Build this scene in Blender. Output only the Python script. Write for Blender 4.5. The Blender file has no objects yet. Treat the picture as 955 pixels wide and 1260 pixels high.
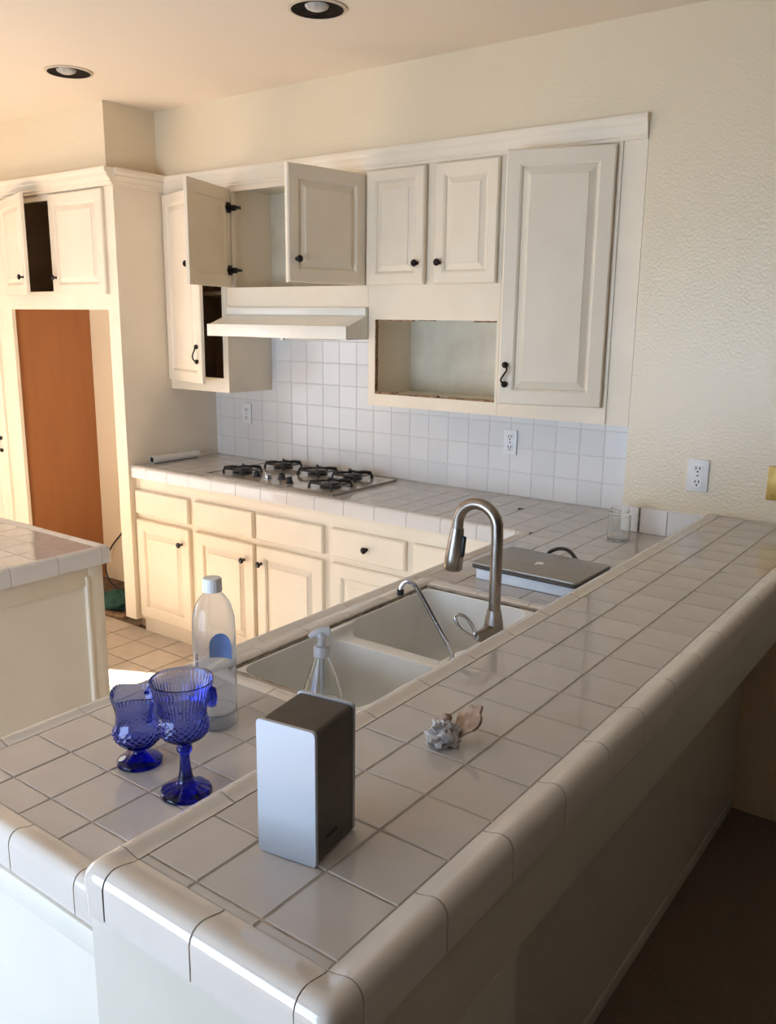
import bpy, bmesh, math, random
from mathutils import Vector, Matrix
random.seed(7)
S = bpy.context.scene
COL = S.collection
PI = math.pi

# ------------------------------------------------------------------ camera
cam = bpy.data.cameras.new('camera')
camo = bpy.data.objects.new('camera', cam)
COL.objects.link(camo)
_R = Vector((0.80354262, 0.59513902, 0.01134914)); _U = Vector((-0.13887532, 0.16889792, 0.97580077))
_F = Vector((-0.57882026, 0.78567362, -0.2183668))
m = Matrix(((_R.x, _U.x, -_F.x, 0.48845), (_R.y, _U.y, -_F.y, -2.84670), (_R.z, _U.z, -_F.z, 1.61860), (0, 0, 0, 1)))
camo.matrix_world = m
cam.sensor_fit = 'VERTICAL'; cam.sensor_height = 24.0; cam.lens = 1059.462 * 24.0 / 1260.0
cam.clip_start = 0.02
S.camera = camo

# ------------------------------------------------------------------ colour management, world, sun, window light
S.view_settings.view_transform = 'Standard'
S.view_settings.look = 'None'
S.view_settings.gamma = 1.0
S.view_settings.use_curve_mapping = False
S.view_settings.exposure = -0.58

def lin(c):
    out = []
    for v in c:
        v = v / 255.0
        out.append(v / 12.92 if v <= 0.04045 else ((v + 0.055) / 1.055) ** 2.4)
    return tuple(out) + (1.0,)

w = bpy.data.worlds.new('sky'); S.world = w; w.use_nodes = True
bg = w.node_tree.nodes['Background']
bg.inputs['Color'].default_value = (0.62, 0.78, 1.0, 1); bg.inputs['Strength'].default_value = 3.0

sun = bpy.data.lights.new('sun', 'SUN'); sun.energy = 85.0; sun.angle = 0.009; sun.color = (1.0, 0.94, 0.86)
suno = bpy.data.objects.new('sun', sun); COL.objects.link(suno)
_sd = Vector((0.90 * math.cos(0.61), 0.44 * math.cos(0.61), -math.sin(0.61)))
suno.rotation_euler = _sd.to_track_quat('-Z', 'Y').to_euler()

def area(name, loc, direction, sx, sy, power, color):
    l = bpy.data.lights.new(name, 'AREA'); l.shape = 'RECTANGLE'; l.size = sx; l.size_y = sy
    l.energy = power; l.color = color
    o = bpy.data.objects.new(name, l); COL.objects.link(o)
    o.location = loc; o.rotation_euler = Vector(direction).to_track_quat('-Z', 'Z').to_euler()
    return o
# daylight entering by the window behind the viewer and by the glazed door in the left wall
area('rear_window_daylight', (-1.45, -4.32, 1.02), (0, 1, 0), 2.0, 1.45, 124, (0.60, 0.78, 1.0))
area('glass_door_daylight', (-4.62, -2.45, 1.10), (1, 0, 0), 1.5, 1.95, 30, (1.0, 0.90, 0.76))

# ------------------------------------------------------------------ materials
MATS = {}
def mat(name, rgb, rough=0.5, metal=0.0, trans=0.0, ior=1.45, noise=None, bump=None, spec=0.5, rnd=0.0, coat=0.0, alpha=1.0, wave=None):
    """noise=(scale, rgb2, detail) colour mottling; bump=(scale, strength, dist); rnd = brightness spread between objects"""
    if name in MATS: return MATS[name]
    mt = bpy.data.materials.new(name); mt.use_nodes = True
    nt = mt.node_tree; b = nt.nodes['Principled BSDF']
    b.inputs['Base Color'].default_value = lin(rgb)
    b.inputs['Roughness'].default_value = rough; b.inputs['Metallic'].default_value = metal
    b.inputs['Transmission Weight'].default_value = trans; b.inputs['IOR'].default_value = ior
    b.inputs['Specular IOR Level'].default_value = spec
    b.inputs['Coat Weight'].default_value = coat
    tc = nt.nodes.new('ShaderNodeTexCoord')
    last = None
    if noise:
        n = nt.nodes.new('ShaderNodeTexNoise'); n.inputs['Scale'].default_value = noise[0]
        n.inputs['Detail'].default_value = noise[2] if len(noise) > 2 else 4
        nt.links.new(tc.outputs['Object'], n.inputs['Vector'])
        r = nt.nodes.new('ShaderNodeMix'); r.data_type = 'RGBA'
        r.inputs['A'].default_value = lin(rgb); r.inputs['B'].default_value = lin(noise[1])
        mr = nt.nodes.new('ShaderNodeMapRange'); mr.inputs['From Min'].default_value = 0.35; mr.inputs['From Max'].default_value = 0.65
        nt.links.new(n.outputs['Fac'], mr.inputs['Value'])
        nt.links.new(mr.outputs['Result'], r.inputs['Factor'])
        last = r.outputs['Result']
    if wave:
        wv = nt.nodes.new('ShaderNodeTexNoise'); wv.inputs['Scale'].default_value = wave[0]; wv.inputs['Detail'].default_value = 6
        mp = nt.nodes.new('ShaderNodeMapping'); mp.inputs['Scale'].default_value = wave[1]
        nt.links.new(tc.outputs['Object'], mp.inputs['Vector']); nt.links.new(mp.outputs['Vector'], wv.inputs['Vector'])
        r = nt.nodes.new('ShaderNodeMix'); r.data_type = 'RGBA'
        r.inputs['A'].default_value = lin(rgb); r.inputs['B'].default_value = lin(wave[2])
        nt.links.new(wv.outputs['Fac'], r.inputs['Factor']); last = r.outputs['Result']
    if rnd:
        oi = nt.nodes.new('ShaderNodeObjectInfo')
        mr = nt.nodes.new('ShaderNodeMapRange'); mr.inputs['To Min'].default_value = 1 - rnd; mr.inputs['To Max'].default_value = 1 + rnd * 0.3
        nt.links.new(oi.outputs['Random'], mr.inputs['Value'])
        hs = nt.nodes.new('ShaderNodeHueSaturation'); hs.inputs['Color'].default_value = lin(rgb)
        nt.links.new(mr.outputs['Result'], hs.inputs['Value'])
        if last: nt.links.new(last, hs.inputs['Color'])
        last = hs.outputs['Color']
    if last: nt.links.new(last, b.inputs['Base Color'])
    if bump:
        n = nt.nodes.new('ShaderNodeTexNoise'); n.inputs['Scale'].default_value = bump[0]; n.inputs['Detail'].default_value = 3
        nt.links.new(tc.outputs['Object'], n.inputs['Vector'])
        bp = nt.nodes.new('ShaderNodeBump'); bp.inputs['Strength'].default_value = bump[1]; bp.inputs['Distance'].default_value = bump[2]
        nt.links.new(n.outputs['Fac'], bp.inputs['Height']); nt.links.new(bp.outputs['Normal'], b.inputs['Normal'])
    MATS[name] = mt
    return mt

WALL = mat('wall_paint', (227, 210, 180), 0.27, bump=(115, 0.34, 0.004), spec=0.55)
CEIL = mat('ceiling_paint', (233, 217, 196), 0.8, bump=(120, 0.12, 0.003), spec=0.2)
CAB = mat('cabinet_paint', (236, 222, 200), 0.38, noise=(6, (232, 217, 194), 3), spec=0.4)
CABIN = mat('cabinet_inside', (228, 219, 198), 0.55, noise=(9, (214, 204, 182), 3))
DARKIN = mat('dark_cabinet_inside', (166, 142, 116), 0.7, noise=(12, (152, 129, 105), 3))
TILE = mat('white_glazed_tile', (198, 192, 188), 0.06, rnd=0.06, bump=(14, 0.012, 0.003), noise=(10, (193, 186, 181), 3), coat=0.25)
ETILE = mat('white_edge_tile', (220, 213, 206), 0.09, rnd=0.05, noise=(12, (216, 208, 200), 3), coat=0.5)
BTILE = mat('backsplash_tile', (232, 229, 226), 0.14, rnd=0.05, bump=(16, 0.03, 0.003))
GROUT = mat('grout', (186, 174, 161), 0.9, noise=(40, (160, 147, 133), 3))
BGROUT = mat('pale_grout', (222, 217, 212), 0.9, noise=(40, (214, 208, 203), 3))
FTILE = mat('floor_tile', (212, 198, 183), 0.35, rnd=0.08, noise=(14, (202, 187, 171), 4))
FGROUT = mat('floor_grout', (118, 98, 82), 0.9, noise=(30, (98, 80, 66), 3))
CARPET = mat('carpet', (158, 138, 122), 0.95, noise=(260, (122, 104, 90), 2), bump=(420, 0.8, 0.01), spec=0.1)
IRON = mat('black_iron', (34, 31, 30), 0.45, noise=(30, (50, 44, 42), 3))
KNOB = mat('oil_rubbed_bronze', (30, 24, 22), 0.32, metal=0.5, noise=(60, (44, 36, 32), 2))
NICKEL = mat('brushed_nickel', (158, 148, 138), 0.30, metal=1.0, noise=(60, (146, 137, 128), 2))
CHROME = mat('chrome', (205, 205, 206), 0.12, metal=1.0, noise=(30, (195, 195, 196), 2))
ENAMEL = mat('sink_enamel', (232, 231, 227), 0.2, noise=(9, (225, 222, 215), 4), coat=0.3)
CAULK = mat('grimy_caulk', (62, 50, 40), 0.8, noise=(45, (150, 138, 122), 4))
HARD = mat('brown_hardboard', (172, 112, 66), 0.6, wave=(3, (6, 6, 0.6), (156, 98, 56)))
HOOD = mat('hood_enamel', (238, 233, 222), 0.25, noise=(7, (233, 227, 215), 3))
GLASSTOP = mat('cooktop_surface', (176, 164, 148), 0.12, noise=(12, (168, 156, 140), 3), coat=0.4)
PLATE = mat('outlet_plastic', (238, 237, 236), 0.35, noise=(20, (233, 232, 231), 2))
SLOT = mat('outlet_slot', (60, 56, 54), 0.6, noise=(20, (50, 46, 44), 2))
BRASS = mat('brass_plate', (198, 165, 92), 0.4, metal=0.35, noise=(40, (182, 148, 78), 3))
GLASS = mat('clear_glass', (251, 253, 252), 0.02, trans=1.0, ior=1.33)
PLASTIC = mat('clear_plastic', (240, 244, 249), 0.06, trans=0.95, ior=1.22, bump=(60, 0.25, 0.002))
BLUE = mat('cobalt_glass', (104, 122, 236), 0.05, trans=1.0, ior=1.40)
BLUE.node_tree.nodes['Principled BSDF'].inputs['Base Color'].default_value = (0.93, 0.95, 1.0, 1)
_va = BLUE.node_tree.nodes.new('ShaderNodeVolumeAbsorption')
_va.inputs['Color'].default_value = (0.03, 0.17, 0.88, 1); _va.inputs['Density'].default_value = 235.0
BLUE.node_tree.links.new(_va.outputs['Volume'], BLUE.node_tree.nodes['Material Output'].inputs['Volume'])
WHITEP = mat('white_plastic', (232, 231, 233), 0.35, noise=(40, (224, 223, 226), 2))
FROST = mat('frosted_plastic', (228, 228, 230), 0.35, trans=0.45, noise=(40, (220, 220, 223), 2))
ALU = mat('anodised_aluminium', (186, 190, 197), 0.4, metal=0.35, noise=(3, (178, 183, 191), 2))
DGREY = mat('dark_speaker_body', (84, 76, 70), 0.45, metal=0.25, noise=(70, (76, 68, 63), 3))
LAPTOP = mat('laptop_aluminium', (158, 152, 145), 0.36, metal=0.6, noise=(80, (150, 145, 138), 2))
BLACKP = mat('black_plastic', (28, 27, 28), 0.45, noise=(40, (36, 34, 35), 2))
BOXW = mat('white_card', (228, 233, 242), 0.6, noise=(18, (220, 226, 236), 3))
LABELB = mat('label_blue', (70, 128, 205), 0.4, noise=(60, (92, 150, 218), 2))
NAVY = mat('label_navy', (36, 44, 96), 0.5, noise=(40, (42, 50, 104), 2))
SHELL = mat('shell_white', (230, 227, 226), 0.55, noise=(70, (128, 118, 114), 5), bump=(80, 0.5, 0.003))
SHELLB = mat('shell_brown', (128, 100, 82), 0.55, noise=(40, (188, 168, 152), 5))
RAG = mat('green_cloth', (52, 92, 80), 0.95, noise=(30, (36, 66, 60), 4))
PLY = mat('dusty_subfloor', (126, 106, 86), 0.9, noise=(18, (84, 68, 54), 6))
RAWWOOD = mat('raw_wood_edge', (104, 72, 50), 0.85, noise=(60, (168, 132, 100), 4))
PAPER = mat('white_paper', (226, 220, 210), 0.85, noise=(25, (218, 211, 200), 3))
PENWALL = mat('peninsula_paint', (207, 202, 191), 0.5, noise=(4, (202, 197, 185), 3), bump=(90, 0.12, 0.003))
DARKWALL = mat('unseen_wall_dark', (92, 70, 52), 0.6, noise=(8, (78, 58, 42), 5))  # added dark tone on unseen walls, to weaken bounce light from the right
CABW = mat('white_cabinet_paint', (224, 220, 211), 0.42, noise=(5, (219, 215, 205), 3))
BULB = mat('lamp_glass', (160, 150, 140), 0.3, noise=(30, (206, 200, 192), 2))
CANIN = mat('can_baffle', (18, 13, 11), 0.75, spec=0.1, noise=(30, (44, 34, 30), 2))
TRIMR = mat('can_trim', (206, 190, 168), 0.4, noise=(30, (198, 182, 160), 2))

# ------------------------------------------------------------------ helpers
WL = {}
def link(o, parent=None, loc=(0, 0, 0), local=False, rot=(0, 0, 0)):
    COL.objects.link(o)
    loc = Vector(loc)
    if parent is not None:
        o.parent = parent
        o.location = loc if local else loc - WL[parent.name]
        WL[o.name] = loc if not local else WL[parent.name] + loc
    else:
        o.location = loc; WL[o.name] = loc
    o.rotation_euler = rot
    return o
def mesh(verts, faces, material, smooth=None, name='mesh'):
    me = bpy.data.meshes.new(name); me.from_pydata([tuple(v) for v in verts], [], faces)
    me.materials.append(material)
    bm = bmesh.new(); bm.from_mesh(me); bmesh.ops.recalc_face_normals(bm, faces=bm.faces); bm.to_mesh(me); bm.free()
    if smooth:
        me.shade_smooth(); me.set_sharp_from_angle(angle=math.radians(smooth))
    me.update()
    return me
def obj(name, me, parent=None, loc=(0, 0, 0), local=False, rot=(0, 0, 0)):
    return link(bpy.data.objects.new(name, me), parent, loc, local, rot)
def thing(name, label, cat, loc=(0, 0, 0), rotz=0.0, group=None):
    o = bpy.data.objects.new(name, None); o.empty_display_size = 0.05
    link(o, None, loc, rot=(0, 0, rotz)); tag(o, label, cat, group); return o
def tag(o, label, cat, group=None):
    o['label'] = label; o['category'] = cat
    if group: o['group'] = group
    return o
def struct(o, label=None, cat=None):
    o['kind'] = 'structure'
    if label: o['label'] = label
    if cat: o['category'] = cat
    return o

def vbox(x0, x1, y0, y1, z0, z1):
    v = [(x0, y0, z0), (x1, y0, z0), (x1, y1, z0), (x0, y1, z0), (x0, y0, z1), (x1, y0, z1), (x1, y1, z1), (x0, y1, z1)]
    f = [(0, 3, 2, 1), (4, 5, 6, 7), (0, 1, 5, 4), (1, 2, 6, 5), (2, 3, 7, 6), (3, 0, 4, 7)]
    return v, f
def merge(parts):
    V, Fc = [], []
    for v, f in parts:
        n = len(V); V += list(v); Fc += [tuple(i + n for i in q) for q in f]
    return V, Fc
def bevel_mesh(v, f, material, r=0.003, seg=2, smooth=35, name='mesh'):
    me = bpy.data.meshes.new(name); me.from_pydata(v, [], f); me.materials.append(material)
    bm = bmesh.new(); bm.from_mesh(me)
    bmesh.ops.recalc_face_normals(bm, faces=bm.faces)
    bmesh.ops.bevel(bm, geom=list(bm.edges), offset=r, segments=seg, profile=0.5, affect='EDGES')
    bm.to_mesh(me); bm.free()
    me.shade_smooth(); me.set_sharp_from_angle(angle=math.radians(smooth))
    return me
def boxo(name, x0, x1, y0, y1, z0, z1, material, parent=None, r=0.0, origin=None):
    """box given in world coordinates, its origin at the centre of its base"""
    c = Vector(((x0 + x1) / 2, (y0 + y1) / 2, z0)) if origin is None else Vector(origin)
    v, f = vbox(x0 - c.x, x1 - c.x, y0 - c.y, y1 - c.y, z0 - c.z, z1 - c.z)
    me = bevel_mesh(v, f, material, r) if r else mesh(v, f, material)
    return obj(name, me, parent, c)
def plate(xs0, xs1, z0, z1, y0, y1, holes, material, name, parent=None, axis='Y'):
    """slab in the XZ plane between y0 and y1 with rectangular holes (x0,x1,z0,z1); axis='X' swaps the roles of x and y"""
    xs = sorted({xs0, xs1} | {h[0] for h in holes} | {h[1] for h in holes})
    zs = sorted({z0, z1} | {h[2] for h in holes} | {h[3] for h in holes})
    xs = [x for x in xs if xs0 <= x <= xs1]; zs = [z for z in zs if z0 <= z <= z1]
    def solid(i, j):
        if i < 0 or j < 0 or i >= len(xs) - 1 or j >= len(zs) - 1: return False
        cx = (xs[i] + xs[i + 1]) / 2; cz = (zs[j] + zs[j + 1]) / 2
        return not any(h[0] < cx < h[1] and h[2] < cz < h[3] for h in holes)
    V, Fc, idx = [], [], {}
    def vid(p):
        if p not in idx: idx[p] = len(V); V.append(p)
        return idx[p]
    def quad(*p): Fc.append(tuple(vid(q) for q in p))
    for i in range(len(xs) - 1):
        for j in range(len(zs) - 1):
            if not solid(i, j): continue
            a, b, c, d = xs[i], xs[i + 1], zs[j], zs[j + 1]
            quad((a, y0, c), (b, y0, c), (b, y0, d), (a, y0, d)); quad((a, y1, c), (a, y1, d), (b, y1, d), (b, y1, c))
            if not solid(i - 1, j): quad((a, y0, c), (a, y0, d), (a, y1, d), (a, y1, c))
            if not solid(i + 1, j): quad((b, y0, c), (b, y1, c), (b, y1, d), (b, y0, d))
            if not solid(i, j - 1): quad((a, y0, c), (a, y1, c), (b, y1, c), (b, y0, c))
            if not solid(i, j + 1): quad((a, y0, d), (b, y0, d), (b, y1, d), (a, y1, d))
    if axis == 'X': V = [(q[1], q[0], q[2]) for q in V]
    if axis == 'Z': V = [(q[0], q[2], q[1]) for q in V]
    return obj(name, mesh(V, Fc, material), parent, (0, 0, 0) if parent is None else (0, 0, 0))
def prism_x(prof, x0, x1):
    n = len(prof)
    v = [(x0, y, z) for y, z in prof] + [(x1, y, z) for y, z in prof]
    f = [(i, (i + 1) % n, n + (i + 1) % n, n + i) for i in range(n)] + [tuple(range(n)), tuple(range(2 * n - 1, n - 1, -1))]
    return v, f
def prism_z(poly, z0, z1):
    n = len(poly)
    v = [(x, y, z0) for x, y in poly] + [(x, y, z1) for x, y in poly]
    f = [(i, (i + 1) % n, n + (i + 1) % n, n + i) for i in range(n)] + [tuple(range(n)), tuple(range(2 * n - 1, n - 1, -1))]
    return v, f
def lathe(prof, n=32, fn=None, closed=False):
    """prof: [(r,z)], fn(r,z,angle)->(r,z); r==0 ends are fan points"""
    V, Fc, rings = [], [], []
    for r, z in prof:
        if r <= 1e-7:
            rings.append([len(V)]); V.append((0, 0, z))
        else:
            ring = []
            for k in range(n):
                a = 2 * PI * k / n
                rr, zz = fn(r, z, a) if fn else (r, z)
                ring.append(len(V)); V.append((rr * math.cos(a), rr * math.sin(a), zz))
            rings.append(ring)
    if closed: rings.append(rings[0])
    for a, b in zip(rings[:-1], rings[1:]):
        if len(a) == 1 and len(b) == 1: continue
        for k in range(n):
            k2 = (k + 1) % n
            if len(a) == 1: Fc.append((a[0], b[k], b[k2]))
            elif len(b) == 1: Fc.append((a[k], a[k2], b[0]))
            else: Fc.append((a[k], a[k2], b[k2], b[k]))
    return V, Fc
def tube(path, rad, n=12, closed=False):
    P = [Vector(p) for p in path]; m_ = len(P)
    rads = rad if isinstance(rad, (list, tuple)) else [rad] * m_
    V, Fc = [], []
    tang = []
    for i in range(m_):
        if closed: t = P[(i + 1) % m_] - P[i - 1]
        else: t = P[min(i + 1, m_ - 1)] - P[max(i - 1, 0)]
        tang.append(t.normalized())
    ref = Vector((0, 0, 1)) if abs(tang[0].z) < 0.9 else Vector((1, 0, 0))
    u = tang[0].cross(ref).normalized()
    for i in range(m_):
        t = tang[i]; u = (u - t * u.dot(t)).normalized(); vv = t.cross(u)
        for k in range(n):
            a = 2 * PI * k / n
            V.append(tuple(P[i] + (u * math.cos(a) + vv * math.sin(a)) * rads[i]))
    for i in range(m_ if closed else m_ - 1):
        j = (i + 1) % m_
        for k in range(n):
            k2 = (k + 1) % n
            Fc.append((i * n + k, i * n + k2, j * n + k2, j * n + k))
    if not closed:
        Fc.append(tuple(range(n - 1, -1, -1))); Fc.append(tuple((m_ - 1) * n + k for k in range(n)))
    return V, Fc
def spline(pts, per=8):
    """Catmull-Rom through the points"""
    P = [Vector(p) for p in pts]; out = []
    for i in range(len(P) - 1):
        p0, p1, p2, p3 = P[max(i - 1, 0)], P[i], P[i + 1], P[min(i + 2, len(P) - 1)]
        for k in range(per):
            t = k / per
            out.append(0.5 * ((2 * p1) + (p2 - p0) * t + (2 * p0 - 5 * p1 + 4 * p2 - p3) * t * t + (3 * p1 - p0 - 3 * p2 + p3) * t ** 3))
    out.append(P[-1]); return out
def rrect(w_, h_, r, n=5):
    pts = []
    for cx, cy, a0 in ((w_ / 2 - r, h_ / 2 - r, 0), (-w_ / 2 + r, h_ / 2 - r, PI / 2), (-w_ / 2 + r, -h_ / 2 + r, PI), (w_ / 2 - r, -h_ / 2 + r, 3 * PI / 2)):
        for k in range(n + 1):
            a = a0 + PI / 2 * k / n
            pts.append((cx + r * math.cos(a), cy + r * math.sin(a)))
    return pts
def text_mesh(txt, size, material, extrude=0.0004):
    cu = bpy.data.curves.new('lettering', 'FONT'); cu.body = txt; cu.size = size; cu.extrude = extrude
    cu.align_x = 'CENTER'; cu.align_y = 'CENTER'; cu.resolution_u = 3
    t = bpy.data.objects.new('lettering_source', cu); COL.objects.link(t)
    dg = bpy.context.evaluated_depsgraph_get()
    me = bpy.data.meshes.new_from_object(t.evaluated_get(dg))
    bpy.data.objects.remove(t); bpy.data.curves.remove(cu)
    me.materials.clear(); me.materials.append(material)
    return me

# ---- tiles
TC = {}
GAP = 0.0026
def tile_mesh(lx, ly, h, material, ch=0.0014):
    key = (round(lx, 4), round(ly, 4), h, material.name)
    if key in TC: return TC[key]
    a, b = lx / 2, ly / 2
    V = [(sx * a, sy * b, -h) for sx, sy in ((-1, -1), (1, -1), (1, 1), (-1, 1))]
    V += [(sx * a, sy * b, -ch) for sx, sy in ((-1, -1), (1, -1), (1, 1), (-1, 1))]
    V += [(sx * (a - ch), sy * (b - ch), 0) for sx, sy in ((-1, -1), (1, -1), (1, 1), (-1, 1))]
    Fc = [(8, 9, 10, 11), (3, 2, 1, 0)]
    for i in range(4):
        j = (i + 1) % 4
        Fc += [(i, j, 4 + j, 4 + i), (4 + i, 4 + j, 8 + j, 8 + i)]
    TC[key] = mesh(V, Fc, material); return TC[key]
def htile(x0, x1, y0, y1, ztop, material, parent, name='tile', h=0.004, gap=GAP):
    """floor/counter tile between grout lines x0..x1, y0..y1"""
    if x1 - x0 < 0.008 or y1 - y0 < 0.008: return
    me = tile_mesh(x1 - x0 - gap, y1 - y0 - gap, h, material)
    jz = random.uniform(-0.00025, 0.00025)
    return obj(name, me, parent, ((x0 + x1) / 2, (y0 + y1) / 2, ztop + jz), rot=(random.uniform(-.0015, .0015), random.uniform(-.0015, .0015), 0))
def wtile(x0, x1, z0, z1, yface, material, parent, h=0.006, gap=0.0026):
    if x1 - x0 < 0.008 or z1 - z0 < 0.008: return
    me = tile_mesh(x1 - x0 - gap, z1 - z0 - gap, h, material)
    return obj('tile', me, parent, ((x0 + x1) / 2, yface, (z0 + z1) / 2), rot=(PI / 2 + random.uniform(-.003, .003), 0, random.uniform(-.003, .003)))

# V-cap edge tile profile: (outward distance / W, height)
VP = [(0.0, -0.004), (0.0, 0.0), (0.10, 0.0002), (0.28, 0.0022), (0.48, 0.0048), (0.62, 0.0055), (0.76, 0.0042), (0.88, 0.0004), (0.96, -0.0055), (1.0, -0.013)]
EC = {}
def edge_mesh(L, W, drop, material=None):
    """edge tile along local +X (length L, centred), outward = local -Y, inner line at y=0"""
    material = material or ETILE
    key = (round(L, 4), W, drop, material.name)
    if key in EC: return EC[key]
    prof = [(d * W, z) for d, z in VP] + [(W, -drop), (W - 0.009, -drop), (W - 0.009, -0.02)]
    n = len(prof); V = []
    for x in (-L / 2, L / 2): V += [(x, -d, z) for d, z in prof]
    Fc = [(k, (k + 1) % n, n + (k + 1) % n, n + k) for k in range(n)] + [tuple(range(n)), tuple(range(2 * n - 1, n - 1, -1))]
    EC[key] = mesh(V, Fc, material, smooth=50); return EC[key]
def edge_run(p0, p1, outward, ztop, L, W, drop, parent, start_off=0.0, name='edge_tile', ext=(.005, 0)):
    """row of edge tiles from p0 to p1 along the inner line; outward = unit 2-vector"""
    p0, p1 = Vector(p0), Vector(p1); d = p1 - p0; T_ = d.length; d = d / T_
    rz = math.atan2(outward[1], outward[0]) + PI / 2
    pf = [(d_ * (W - .0016), z_ - .0011) for d_, z_ in VP] + [(W - .0016, -drop + .001), (W - .010, -drop + .001), (W - .010, -.02)]
    n = len(pf); V = []
    sgn = 1 if Vector((-outward[1], outward[0])).dot(d) > 0 else -1
    for x_ in sorted((sgn * (-T_ / 2 - ext[0]), sgn * (T_ / 2 - .001 + ext[1]))): V += [(x_, -d_, z_) for d_, z_ in pf]
    Fc = [(k, (k + 1) % n, n + (k + 1) % n, n + k) for k in range(n)] + [tuple(range(n)), tuple(range(2 * n - 1, n - 1, -1))]
    cm = (p0 + p1) / 2
    obj('grout_line', mesh(V, Fc, GROUT, smooth=50), parent, (cm.x, cm.y, ztop), rot=(0, 0, rz))
    s = -start_off
    while s < T_ - 0.004:
        a, b = max(s, 0), min(s + L, T_)
        if b - a > 0.008:
            c = p0 + d * ((a + b) / 2)
            obj(name, edge_mesh(b - a - GAP, W, drop), parent, (c.x, c.y, ztop), rot=(0, 0, rz))
        s += L
def corner_mesh(W, drop, W2=None):
    k2_ = (W2 or W) / W
    prof = [(d * W, z) for d, z in VP[1:]] + [(W, -drop)]
    V = [(0, 0, 0)]; Fc = []; nt = 10; ex = 7.0
    for d, z in prof[1:]:
        for k in range(nt + 1):
            t = PI / 2 * k / nt
            cc, ss = math.cos(t), math.sin(t)
            nrm = (abs(cc) ** ex + abs(ss) ** ex) ** (1 / ex)
            V.append((d * cc / nrm, -d * k2_ * ss / nrm, z))
    m_ = len(prof) - 1
    for k in range(nt): Fc.append((0, 1 + k, 2 + k))
    for i in range(m_ - 1):
        for k in range(nt):
            a = 1 + i * (nt + 1) + k
            Fc.append((a, a + 1, a + nt + 2, a + nt + 1))
    return mesh(V, Fc, ETILE, smooth=50)
def corner(p, quadrant, ztop, W, drop, parent, W2=None):
    """quadrant: rotation about z so that local +X,-Y are the outward directions"""
    o = obj('corner_tile', corner_mesh(W, drop, W2), parent, (p[0], p[1], ztop), rot=(0, 0, quadrant)); return o

# ------------------------------------------------------------------ dimensions
HC, HB, H = 0.909, 1.006, 2.558
T = 0.1016
FZ = 0.060                       # kitchen floor
D = 0.291                        # back of the cabinet alcove
XA = -0.594                      # left end of the flush wall
XF = -2.961                      # fridge surround side panel
XL, XRW, YR = -4.72, 6.5, -4.4   # left wall, right wall, rear wall

# ------------------------------------------------------------------ room shell
fl = boxo('floor_kitchen', XL - 0.15, -0.20, YR - .15, 0.45, -0.1, FZ - 0.004, FGROUT)
struct(fl)
struct(boxo('floor_dining', -0.20, XRW + .15, YR - .15, 0.02, -0.1, 0.0, CARPET))
struct(boxo('ceiling', XL - .15, XRW + .15, YR - .15, 0.45, H, H + 0.1, CEIL))
wb = struct(boxo('wall_back', XL, XA + 0.02, D + 0.006, 0.45, 0, H, WALL))
wd = struct(boxo('wall_dining', XA, XRW + .15, 0.0, 0.45, 0, H, WALL))
ws = struct(boxo('wall_soffit', XF - .05, XA, 0.0, D + .006, 2.205, H, WALL))
wf = struct(boxo('wall_refrigerator_soffit', XL, -3.005, -0.285, D + .006, 2.262, H, WALL))
DOORHOLE = (-3.3, -1.63, FZ, 2.08)
WINHOLE = (-2.50, -0.40, 0.25, 1.8)
wl = struct(plate(YR, D + .006, 0, H, XL - .12, XL, [DOORHOLE], WALL, 'wall_left', axis='X'))
wr = struct(plate(XL, XRW, 0, H, YR - .12, YR, [WINHOLE], DARKWALL, 'wall_rear'))
struct(boxo('wall_right', XRW, XRW + .12, YR, 0.0, 0, H, DARKWALL))
def glazing(name, axis, a0, a1, z0, z1, off, mull):
    fr = struct(plate(a0, a1, z0, z1, off - .03, off + .03,
        [(a0 + .05 + i * (a1 - a0 - .05) / mull, a0 + (i + 1) * (a1 - a0 - .05) / mull, z0 + .05, z1 - .05) for i in range(mull)], PLATE, name, axis=axis))
    return fr
glazing('window_1', 'Y', *WINHOLE, YR - .07, 3)
glazing('door_1', 'X', *DOORHOLE, XL - .07, 2)
# kitchen floor tiles
P_ = 0.1815
for i in range(-8, 11):
    for j in range(-13, 2):
        x0 = -2.70 + i * P_; y0 = -0.362 + j * P_
        x1, y1 = x0 + P_, min(y0 + P_, -0.225)
        if x1 > -0.80 or y1 - y0 < .02: continue
        if x0 > -2.95 - P_ and x1 > -3.0 and y0 > -.2: continue
        if x0 > -2.95 and x1 < -1.82 and y0 > -2.2 and y1 < -1.29: continue      # under the island
        htile(x0, x1, y0, y1, FZ, FTILE, fl, gap=0.006)
sf = struct(boxo('floor_alcove', -3.92, -3.03, -.225, D, FZ - .02, FZ + .003, PLY))
# baseboards on the dining side

# ------------------------------------------------------------------ backsplash tiles (pieces of the back wall)
xg = [-1.0971 + T * k for k in range(-19, 6)]
xg = [x for x in xg if XF + .012 < x < XA] ; xg = [XF] + xg + [XA + .02]
zg = [HC, 1.008, 1.008 + T, 1.008 + 2 * T, 1.008 + 3 * T, 1.008 + 4 * T, 1.008 + 5 * T, 1.66]
gb = boxo('grout_bed', XF, XA + .02, D, D + .0065, HC - .01, 1.66, BGROUT, wb)
for i in range(len(xg) - 1):
    for j in range(len(zg) - 1):
        if zg[j] > 1.26 and not (-2.56 < (xg[i] + xg[i + 1]) / 2 < -1.70): continue
        wtile(xg[i], xg[i + 1], zg[j], zg[j + 1], D - .0016, BTILE, wb)
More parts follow.
